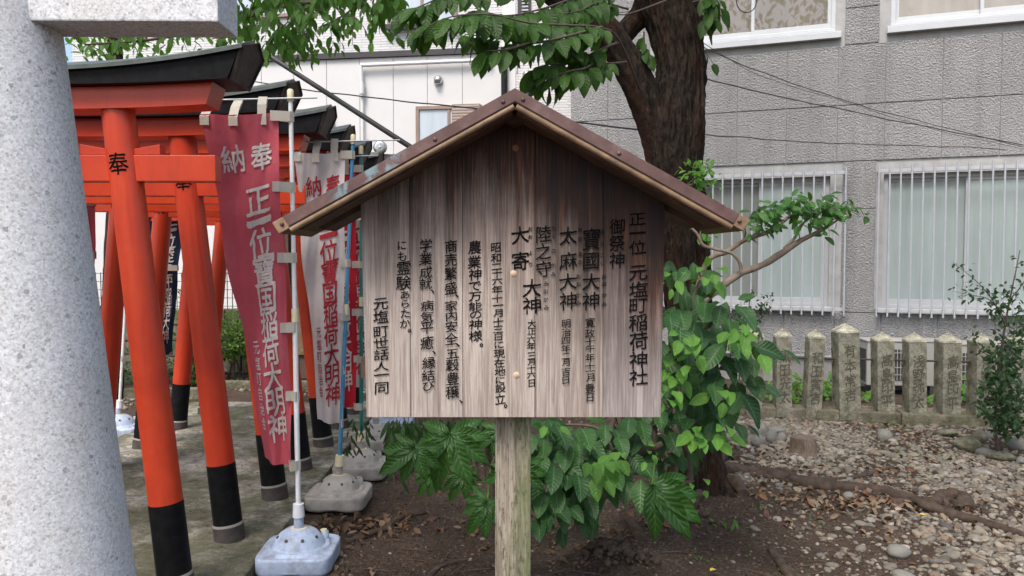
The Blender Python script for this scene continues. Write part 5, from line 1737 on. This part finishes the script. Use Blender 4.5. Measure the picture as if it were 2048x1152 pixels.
fine_shrub('dark_shrub', 'tall dark small leaved shrub at the right edge in front of stone posts', (1992, 905),
           [([(1995, 905), (1990, 840), (1998, 740), (2012, 640), (2028, 560), (2040, 500)], .014), ([(2010, 650), (1985, 600), (1950, 560), (1905, 525)], .006), ([(2012, 640), (1980, 600), (1940, 590), (1905, 582)], .005), ([(2000, 720), (1960, 700), (1945, 660)], .005), ([(2020, 600), (2050, 560), (2060, 520)], .005)],
           5.7, 40, .045, blobs=[(2000, 620, 28, 50, 90), (2008, 720, 36, 50, 260), (2005, 800, 50, 55, 520), (2044, 680, 22, 80, 140), (2020, 850, 42, 25, 160)])
fine_shrub('yard_weed', 'green weeds growing between the stone posts and the building', (1650, 800),
           [([(1650, 800), (1652, 770), (1660, 750)], .004), ([(1600, 800), (1597, 775), (1590, 755)], .004)], 8.1, 14, .07, 'young',
           blobs=[(1655, 775, 28, 25, 60), (1595, 775, 15, 28, 40), (1540, 780, 25, 20, 30), (1730, 795, 20, 14, 30), (1860, 800, 14, 14, 20), (1930, 790, 16, 35, 46), (1690, 790, 14, 14, 20)])

# ------------------------------------------------------------------ stump and big stones
p = ground(1606, 905); p.z = gz1(p.x, p.y)
stp_ = empty('tree_stump', tuple(p), label='small sawn tree stump among the pebbles right of the tree', cat='stump')
def jit(i, k, q): return 1 + .12 * noise.noise(Vector((k * .35, i * .3, 0))) + .06 * noise.noise(Vector((k * 1.3, i, 2))) + (.25 if i == 0 else 0)
MB().tube([p + Vector((0, 0, z)) for z in (-.03, .02, .06, .10, .125)], [.105, .10, .096, .094, .090], 30, jit=jit).build('stump', M['stump'], stp_)
def rock_mesh(seed, sx, sy, sz, sub=3):
    bm = bmesh.new(); bmesh.ops.create_icosphere(bm, subdivisions=sub, radius=1)
    for v in bm.verts:
        d = 1 + .22 * noise.noise(v.co * 1.1 + Vector((seed * 3.7, 0, 0))) + .06 * noise.noise(v.co * 3 + Vector((0, seed, 0)))
        v.co = Vector((v.co.x * sx, v.co.y * sy, v.co.z * sz)) * d
    me = bpy.data.meshes.new('rock'); bm.to_mesh(me); bm.free()
    me.polygons.foreach_set('use_smooth', [True] * len(me.polygons)); return me
rocks = [(1521, 857, 34, 24, 'large rounded grey stone at the top of the pile beside the shrub', 'rock'),
         (1519, 880, 28, 22, 'rounded stone at the left foot of the stone pile', 'rock'),
         (1545, 875, 24, 27, 'brownish upright stone in the middle of the stone pile', 'rock'),
         (1565, 878, 22, 20, 'pale stone at the right foot of the stone pile', 'rock'),
         (1555, 858, 38, 12, 'flat slab of stone behind the stone pile', 'rock'),
         (1462, 870, 24, 14, 'dull stone in shade under the shrub, left one', 'rock'),
         (1484, 876, 22, 14, 'dull stone in shade under the shrub, right one', 'rock'),
         (1895, 862, 46, 14, 'long mossy stone behind the other mossy border stones', 'rockmoss'),
         (1937, 885, 60, 26, 'broad mossy stone left of the dark shrub', 'rockmoss'),
         (1962, 870, 30, 22, 'pale angular stone above the broad mossy stone', 'rockmoss'),
         (1990, 866, 40, 18, 'dark smooth stone behind the dark shrub stem', 'rock'),
         (1972, 902, 30, 18, 'grey stone in front of the dark shrub', 'rock'),
         (2008, 912, 52, 18, 'long yellowish stone below the dark shrub', 'rockmoss'),
         (2040, 886, 34, 24, 'large grey stone at the right edge by the dark shrub', 'rock'),
         (2046, 920, 20, 14, 'small stone at the right edge of the border', 'rock'),
         (1772, 866, 30, 22, 'pale rounded stone standing alone in the pebbles', 'rock'),
         (1700, 1000, 24, 14, 'smooth oval stone lying against the long root', 'rock'),
         (1800, 1098, 46, 24, 'large flat brown stone in the near pebbles', 'rock'),
         (1815, 1148, 50, 22, 'big flat stone at the bottom edge of the photo', 'rock')]
for i, (x, y, w, h, lb, mt) in enumerate(rocks):
    c = ground(x, y + h * .35); s_ = c.y / F
    me = rock_mesh(i + 1, w * s_ * .52, w * s_ * .42, h * s_ * .62)
    o = link('stone', me, M[mt]); o.location = (c.x, c.y + .02, gz1(c.x, c.y) + h * s_ * .35)
    o.rotation_euler = (rnd.uniform(-.15, .15), rnd.uniform(-.15, .15), rnd.uniform(-.6, .6))
    tag(o, lb, 'stone', 'larger stones lying in the yard')

# ------------------------------------------------------------------ gravel, litter
def ico(sub, seed, flat=.45):
    bm = bmesh.new(); bmesh.ops.create_icosphere(bm, subdivisions=sub, radius=1)
    for v in bm.verts:
        d = 1 + .25 * noise.noise(v.co * .9 + Vector((seed * 5.1, 1, 0))); v.co = v.co * d
    V = np.array([tuple(v.co) for v in bm.verts]); Fq = np.array([[q.index for q in f.verts] for f in bm.faces]); bm.free()
    V[:, 2] *= flat
    return V, Fq, None
def scatter_ground(name, bases, X, Yy, S, mat, tilt=.25, sink=.04, asp=(.5, .95), zoff=0.0):
    n = len(X); VV, FF, UU = [], [], []; off = 0
    A = rng.uniform(0, 2 * np.pi, n); tx = rng.normal(0, tilt, n); ty = rng.normal(0, tilt, n); B = rng.uniform(*asp, n)
    Z = gz(X, Yy)
    which = rng.integers(0, len(bases), n)
    for b, base in enumerate(bases):
        k = np.where(which == b)[0]
        V, Fq, UV = base
        ca, sa = np.cos(A[k]), np.sin(A[k]); cx, sx = np.cos(tx[k]), np.sin(tx[k]); cy, sy = np.cos(ty[k]), np.sin(ty[k])
        P = V[None] * np.stack([S[k], S[k] * B[k], S[k]], 1)[:, None, :]
        y1 = P[..., 1] * cx[:, None] - P[..., 2] * sx[:, None]; z1 = P[..., 1] * sx[:, None] + P[..., 2] * cx[:, None]
        x2 = P[..., 0] * cy[:, None] + z1 * sy[:, None]; z2 = -P[..., 0] * sy[:, None] + z1 * cy[:, None]
        x3 = x2 * ca[:, None] - y1 * sa[:, None]; y3 = x2 * sa[:, None] + y1 * ca[:, None]
        W = np.stack([x3 + X[k][:, None], y3 + Yy[k][:, None], z2 + (Z[k] + S[k] * sink + zoff)[:, None]], -1)
        VV.append(W.reshape(-1, 3)); FF.append((Fq[None] + (np.arange(len(k)) * len(V))[:, None, None] + off).reshape(-1, Fq.shape[1])); off += len(k) * len(V)
        if UV is not None: UU.append(np.tile(UV, (len(k), 1)))
    me = mesh_np(name, np.concatenate(VV), np.concatenate(FF), np.concatenate(UU) if UU else None)
    return link(name, me, mat)
def dens_gravel(x, y):
    """how much of the ground pebbles cover"""
    e = 1.75 + .25 * (vnoise(y * 2, x * 0 + 3, 2) - .5) * 2 + np.where(y > 5.6, .18 * (y - 5.6), 0)
    d = 1 / (1 + np.exp(-(x - e) / .16))
    patch = vnoise(x * 1.5, y * 1.5, 21)
    root_soil = np.exp(-((y - (4.75 - .16 * (x - 1.9))) / .16) ** 2) * (x > 1.3)
    near_soil = 1 / (1 + np.exp((y - (3.95 + .0 * x)) / .15)) / (1 + np.exp((x - 2.0) / .15))
    return np.clip(d * (1 - .8 * root_soil) * (1 - .7 * near_soil) * np.where(patch < .32, .35, 1), 0, 1)
n = 42000
X = rng.uniform(1.0, 6.2, n); Yy = rng.uniform(3.3, 7.7, n)
keep = (rng.random(n) < dens_gravel(X, Yy) * .92) & (np.abs(X / Yy) < .78)
X, Yy = X[keep], Yy[keep]
S = rng.gamma(4, .0042, len(X)); S = np.clip(S, .007, .050)
big = S > .02
o = scatter_ground('gravel', [ico(2, i, .42) for i in range(6)], X[big], Yy[big], S[big], M['pebble']); tag(o, 'bed of mixed rounded river pebbles across the yard at right', 'gravel', kind='stuff')
o = scatter_ground('fine_gravel', [ico(1, i + 9, .6) for i in range(5)], X[~big], Yy[~big], S[~big] * 1.15, M['pebble']); tag(o, 'small pebbles filling the gaps of the river gravel', 'gravel', kind='stuff')
# crumbs of earth and grit over the soil
n = 22000
X = rng.uniform(-1.1, 3.2, n); Yy = 3.2 + 5.2 * rng.random(n) ** 1.6
S = np.clip(rng.gamma(2.2, .0022, n), .002, .014)
o = scatter_ground('soil_crumbs', [ico(1, i + 20, .7) for i in range(5)], X, Yy, S, M['root'], zoff=.001); tag(o, 'crumbs of dark earth scattered over the bare soil', 'soil', kind='stuff')
n = 900
X = rng.uniform(-1.1, 3.0, n); Yy = 3.2 + 4.4 * rng.random(n) ** 1.5
S = np.clip(rng.gamma(2.5, .0030, n), .003, .02)
o = scatter_ground('grit', [ico(1, i + 30, .55) for i in range(5)], X, Yy, S, M['pebble']); tag(o, 'scattered pale grit on the dark soil', 'grit', kind='stuff')
n = 5200
X = rng.uniform(-1.1, 5.5, n); Yy = 3.2 + 4.4 * rng.random(n) ** 1.2
cl = vnoise(X * 2.3, Yy * 2.3, 31) * .7 + vnoise(X * 6, Yy * 6, 32) * .3
k = (cl > .47) & (rng.random(n) < np.where(X > 2.4, .40, .50) + .0)
X, Yy = X[k], Yy[k]
lb_ = []
for s_ in range(4):
    V, Fq, UV = leaf_base(1, .5 + .05 * s_, 5, .25 + .1 * s_, .3 * (s_ - 1.2)); V = V - np.array([0, .5, 0]); lb_.append((V, Fq, UV))
S = rng.uniform(.025, .062, len(X))
o = scatter_ground('leaf_litter', lb_, X, Yy, S, M['litter'], tilt=.35, sink=.12, asp=(.8, 1.1), zoff=.006); tag(o, 'dry brown fallen leaves scattered over the soil and pebbles', 'leaf litter', kind='stuff')
# leaf heap by the banner bases
X = np.concatenate([rng.normal(ground(760, 1045).x, .12, 60), rng.normal(ground(650, 1055).x, .10, 30), rng.normal(ground(1790, 1010).x, .25, 90), rng.normal(ground(1640, 1010).x, .2, 50)])
Yy = np.concatenate([rng.normal(ground(760, 1045).y, .10, 60), rng.normal(ground(650, 1055).y, .05, 30), rng.normal(ground(1790, 1015).y, .08, 90), rng.normal(ground(1640, 1015).y, .08, 50)])
o = scatter_ground('leaf_heap', lb_, X, Yy, rng.uniform(.03, .065, len(X)), M['litter'], tilt=.4, sink=.25, asp=(.8, 1.1), zoff=.008); tag(o, 'drifts of fallen leaves against roots and banner bases', 'leaf litter', kind='stuff')
# debris on the slab
n = 1500
X = rng.uniform(-3.0, -1.2, n); Yy = 3.0 + 5.5 * rng.random(n)
keep = vnoise(X * 3, Yy * 3, 44) > .5
X, Yy = X[keep], Yy[keep]
o = scatter_ground('slab_debris', lb_, X, Yy, rng.uniform(.006, .022, len(X)), M['litter'], tilt=.2, zoff=.085); tag(o, 'small leaf scraps lying on the mossy concrete under the gates', 'debris', kind='stuff')
n = 2600
X = rng.uniform(-1.1, 3.6, n); Yy = 3.2 + 4.2 * rng.random(n) ** 1.3
o = scatter_ground('leaf_crumbs', lb_, X, Yy, rng.uniform(.008, .024, n), M['litter'], tilt=.4, sink=.1, asp=(.6, 1.1), zoff=.004); tag(o, 'small broken bits of dry leaves over the soil', 'leaf litter', kind='stuff')
n = 420
X = rng.uniform(-1.0, 3.2, n); Yy = 3.3 + 3.6 * rng.random(n) ** 1.2
tw = []
for q in range(3):
    m_ = MB(); m_.tube([(-1, 0, 0), (-.3, .08 * (q - 1), .04), (.4, -.06 * q, .05), (1, .05, 0)], [.03, .035, .03, .015], 4, cap=False)
    tw.append((np.array(m_.v), np.array(m_.f), None))
o = scatter_ground('fallen_twigs', tw, X, Yy, rng.uniform(.02, .09, n), M['twig'], tilt=.08, sink=.05, zoff=.004); tag(o, 'thin fallen twigs strewn over the bare earth', 'twigs', kind='stuff')
n = 900
t_ = rng.random(n); px0 = ground(1530, 950); 
X = np.concatenate([rng.normal(px0.x, .10, 500), rng.normal(ground(1235, 1125).x, .07, 250), rng.normal(ground(1890, 1000).x, .12, 150)])
Yy = np.concatenate([rng.normal(px0.y, .10, 500), rng.normal(ground(1235, 1125).y, .06, 250), rng.normal(ground(1890, 1000).y, .10, 150)])
o = scatter_ground('earth_clods', [ico(1, i + 40, .8) for i in range(5)], X, Yy, np.clip(rng.gamma(3, .0045, n), .004, .032), M['root'], zoff=.012); tag(o, 'dark earth clods heaped around the tree roots', 'soil', kind='stuff')
n = 2600
X = rng.uniform(-4.6, .8, n); Yy = rng.uniform(7.75, 9.9, n)
k = vnoise(X * 2, Yy * 2, 51) > .38
o = scatter_ground('far_gravel', [ico(1, i + 60, .5) for i in range(4)], X[k], Yy[k], np.clip(rng.gamma(4, .005, k.sum()), .008, .05), M['pebble'], zoff=.01); tag(o, 'pebbles and soil beyond the end of the mossy concrete', 'gravel', kind='stuff')
# weeds
wb = leaf_base(1, .3, 3, .1, .3)
for i, (x, y, n_, s_, lb2) in enumerate(((1465, 1062, 9, .05, 'tiny green seedling right of the fatsia leaf'), (1530, 1030, 14, .03, 'sprig of weeds near the tree roots'), (1640, 1045, 10, .03, 'sprig of weeds below the long root'), (1845, 912, 30, .03, 'patch of grass in the pebbles left of the mossy stones'), (1790, 850, 20, .03, 'grass tuft in the pebbles near the kerb'), (1430, 1120, 10, .035, 'weed sprig at the bottom, right of the post'), (1510, 1100, 6, .025, 'single small weed between two roots'), (1600, 1150, 12, .035, 'weeds at the bottom edge beside the thick root'))):
    L_ = Leaves(); c = ground(x, y); c.z = gz1(c.x, c.y)
    for q in range(n_):
        r_ = .05 if n_ < 18 else .14
        L_.add(c + Vector((rnd.gauss(0, r_), rnd.gauss(0, r_), .01)), Vector((rnd.uniform(-1, 1), rnd.uniform(-1, 1), rnd.uniform(.2, 1.2))), Vector((0, 0, 1)) + rv(.3), s_ * rnd.uniform(.7, 1.3))
    o = L_.joined('weed', wb, None, M['weed'])
    tag(o, lb2, 'weed', 'small weeds on the ground')
for i, (x, y, lb2) in enumerate(((1855, 1042, 'yellow fallen leaf below the long root'), (1434, 1146, 'yellow fallen leaf at the bottom edge'))):
    c = ground(x, y); V, Fq, UV = leaf_base(1, .7, 6, .2, .1, across=2)
    o = link('fallen_leaf', mesh_np('fallen_leaf', V, Fq, UV), M['yellow']); o.scale = (.05,) * 3; o.location = (c.x, c.y, gz1(c.x, c.y) + .03); o.rotation_euler = (.25, .1, 1.2 + i)
    tag(o, lb2, 'leaf', 'yellow fallen leaves')

# ------------------------------------------------------------------ cables and the black stay pole
def cable(path, r, label, sag=.0):
    P = [at(x, y, Y) for x, y, Y in path]
    pts = smooth_path(P, 14)
    pts = [p + Vector((0, 0, .012 * noise.noise(p * 2.0))) for p in pts]
    tag(MB().tube(pts, r, 8).build('cable', M['cable']), label, 'cable', 'black overhead cables')
cable([(1404, 95, 5.0), (1500, 135, 5.8), (1700, 205, 7.0), (1900, 258, 7.8), (2060, 296, 8.0)], .0035, 'upper thin cable falling from the trunk to the right edge')
cable([(1404, 86, 5.0), (1520, 150, 5.8), (1700, 208, 6.9), (1880, 262, 7.6), (2060, 300, 7.9)], .002, 'faint cable twisting along the upper cable')
cable([(1404, 157, 5.0), (1560, 193, 6.0), (1780, 240, 7.2), (2060, 292, 7.9)], .0045, 'middle cable crossing the grey wall below the upper window')
cable([(1404, 268, 5.0), (1520, 278, 6.0), (1700, 288, 7.0), (1850, 292, 7.6), (2010, 298, 8.1)], .004, 'lower wavy cable just above the barred windows')
cable([(430, 150, 8.0), (560, 172, 8.0), (700, 190, 7.6), (830, 205, 7.0), (945, 218, 6.4), (1150, 244, 5.6), (1290, 262, 4.9)], .006, 'black cable sagging across the white house to the trunk')
cable([(545, -10, 6.5), (700, 15, 6.6), (860, 38, 6.4), (1050, 75, 6.0), (1270, 108, 5.0), (1300, 135, 4.9)], .006, 'thin cable high behind the cherry leaves')
lp = [at(1493 + 20 * math.cos(a), 2 + 23 * math.sin(a), 7.5) for a in np.linspace(0, 6.28, 40)]
tag(MB().tube(lp, .005, 8, cap=False).build('cable', M['cable']), 'small loop of black cable hanging before the upper window', 'cable', 'black overhead cables')
lp = [at(1493, -20, 7.5), at(1492, -120, 7.5), at(1330, -180, 5.0)]
tag(MB().tube([at(470, 60, 6.2), at(525, 103, 6.1), at(900, 345, 5.3), at(1340, 628, 4.85)], .019, 14).build('stay_pole', M['stay']), 'dark slanting pole behind the gates running down towards the tree', 'pole')

# ------------------------------------------------------------------ background left, seen between the gate pillars
bt = empty('background_tree', tuple(ground(225, 800)), label='slender dark trunk behind the left gate pillars', cat='tree')
_t = tree; tree = bt
bark_tube([at(a, b, 8.3) for a, b in ((222, 830), (224, 700), (228, 560), (232, 450), (238, 330), (236, 200), (228, 60))], [.13, .115, .11, .10, .09, .08, .07], 'trunk', 24, 6, .15)
L_ = Leaves()
for k in range(500):
    L_.add(at(rnd.gauss(230, 70), rnd.gauss(40, 55), 8.3 + rnd.uniform(-.8, .8)), rv(1) + Vector((0, 0, -.4)), Vector((0, -.3, 1)) + rv(.5), rnd.uniform(.08, .13))
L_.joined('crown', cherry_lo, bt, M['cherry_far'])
tree = _t
def bush(name, label, cx, cy, rx, ry, Y, n, size, mat, dy=.4):
    c = at(cx, cy, Y); o = empty(name, (c.x, c.y, 0), label=label, cat='bush')
    L_ = Leaves(); k_ = Y / F
    for q in range(n):
        v = Vector((rnd.gauss(0, 1), rnd.gauss(0, 1), rnd.gauss(0, 1))).normalized() * (rnd.random() ** .4)
        p = c + Vector((v.x * rx * k_, v.y * dy, v.z * ry * k_)) + rv(.04)
        if p.z < .02: p.z = .05
        L_.add(p, v + rv(.7), v + Vector((0, -.2, .8)) + rv(.5), size * rnd.uniform(.7, 1.3))
    L_.joined('foliage', leaf_base(1, .5, 2, .1, .1), o, M[mat])
    for q in range(5):
        b0 = Vector((c.x + rnd.uniform(-.1, .1), c.y + rnd.uniform(-.1, .1), 0)); b1 = c + Vector((rnd.uniform(-.6, .6) * rx * k_, rnd.uniform(-.3, .3) * dy, rnd.uniform(0, .6) * ry * k_))
        MB().tube([b0, b0.lerp(b1, .5) + rv(.04), b1], [.012, .009, .004], 6).build('stem', M['twig'], o)
bush('low_bush', 'bright yellow green clipped bush between the second pillar and the red banner', 462, 672, 55, 45, 9.6, 1900, .05, 'hedge')
bush('climbing_bush', 'upright mid green bush between the front gate pillars', 388, 680, 26, 120, 9.2, 1500, .055, 'hedge', .3)
bush('shade_bush', 'dark low bush at the foot of the background trunk', 300, 740, 60, 50, 9.4, 900, .06, 'dark')
bush('far_bush', 'dark green shrub left of the background trunk', 160, 700, 60, 110, 9.8, 900, .07, 'dark')
bush('yard_bush', 'shaded bush under the banners behind the row of gates', 590, 700, 60, 70, 10.6, 1200, .06, 'dark')
bush('rear_bush', 'leafy bush low behind the notice board', 1000, 700, 160, 90, 9.4, 2400, .07, 'dark')
sw = empty('stone_wall', (-4.4, 10.0, 0), label='low weathered stone wall beyond the gates at left', cat='wall')
for r_ in range(4):
    x = -8.0 - .2 * (r_ % 2)
    while x < -2.9:
        w = rnd.uniform(.32, .6)
        MB().box(x + .006, x + w - .006, 10.0 + rnd.uniform(-.015, .015), 10.25, .205 * r_ + .003, .205 * r_ + .198).build('stone', M['kerb'], sw, bevel=.015)
        x += w
fx0, fx1 = at(150, 600, 10.1).x, at(560, 600, 10.1).x
fz1 = at(450, 545, 10.1).z; fz0 = .82
wf = empty('wire_fence', (-4.0, 10.1, .82), label='dark steel mesh fence on the low wall beyond the gates', cat='fence')
x = fx0; k = 0
while x < fx1:
    MB().tube([(x, 10.12, fz0), (x, 10.12, fz1)], .006, 5).build('wire', M['fence'], wf)
    if k % 14 == 0: MB().box(x - .02, x + .02, 10.13, 10.17, fz0 - .01, fz1 + .03).build('fence_post', M['fence'], wf)
    x += .065; k += 1
for z in np.linspace(fz0 + .03, fz1 - .01, 5):
    MB().tube([(fx0, 10.108, z), (fx1, 10.108, z)], .004, 5).build('wire', M['fence'], wf)
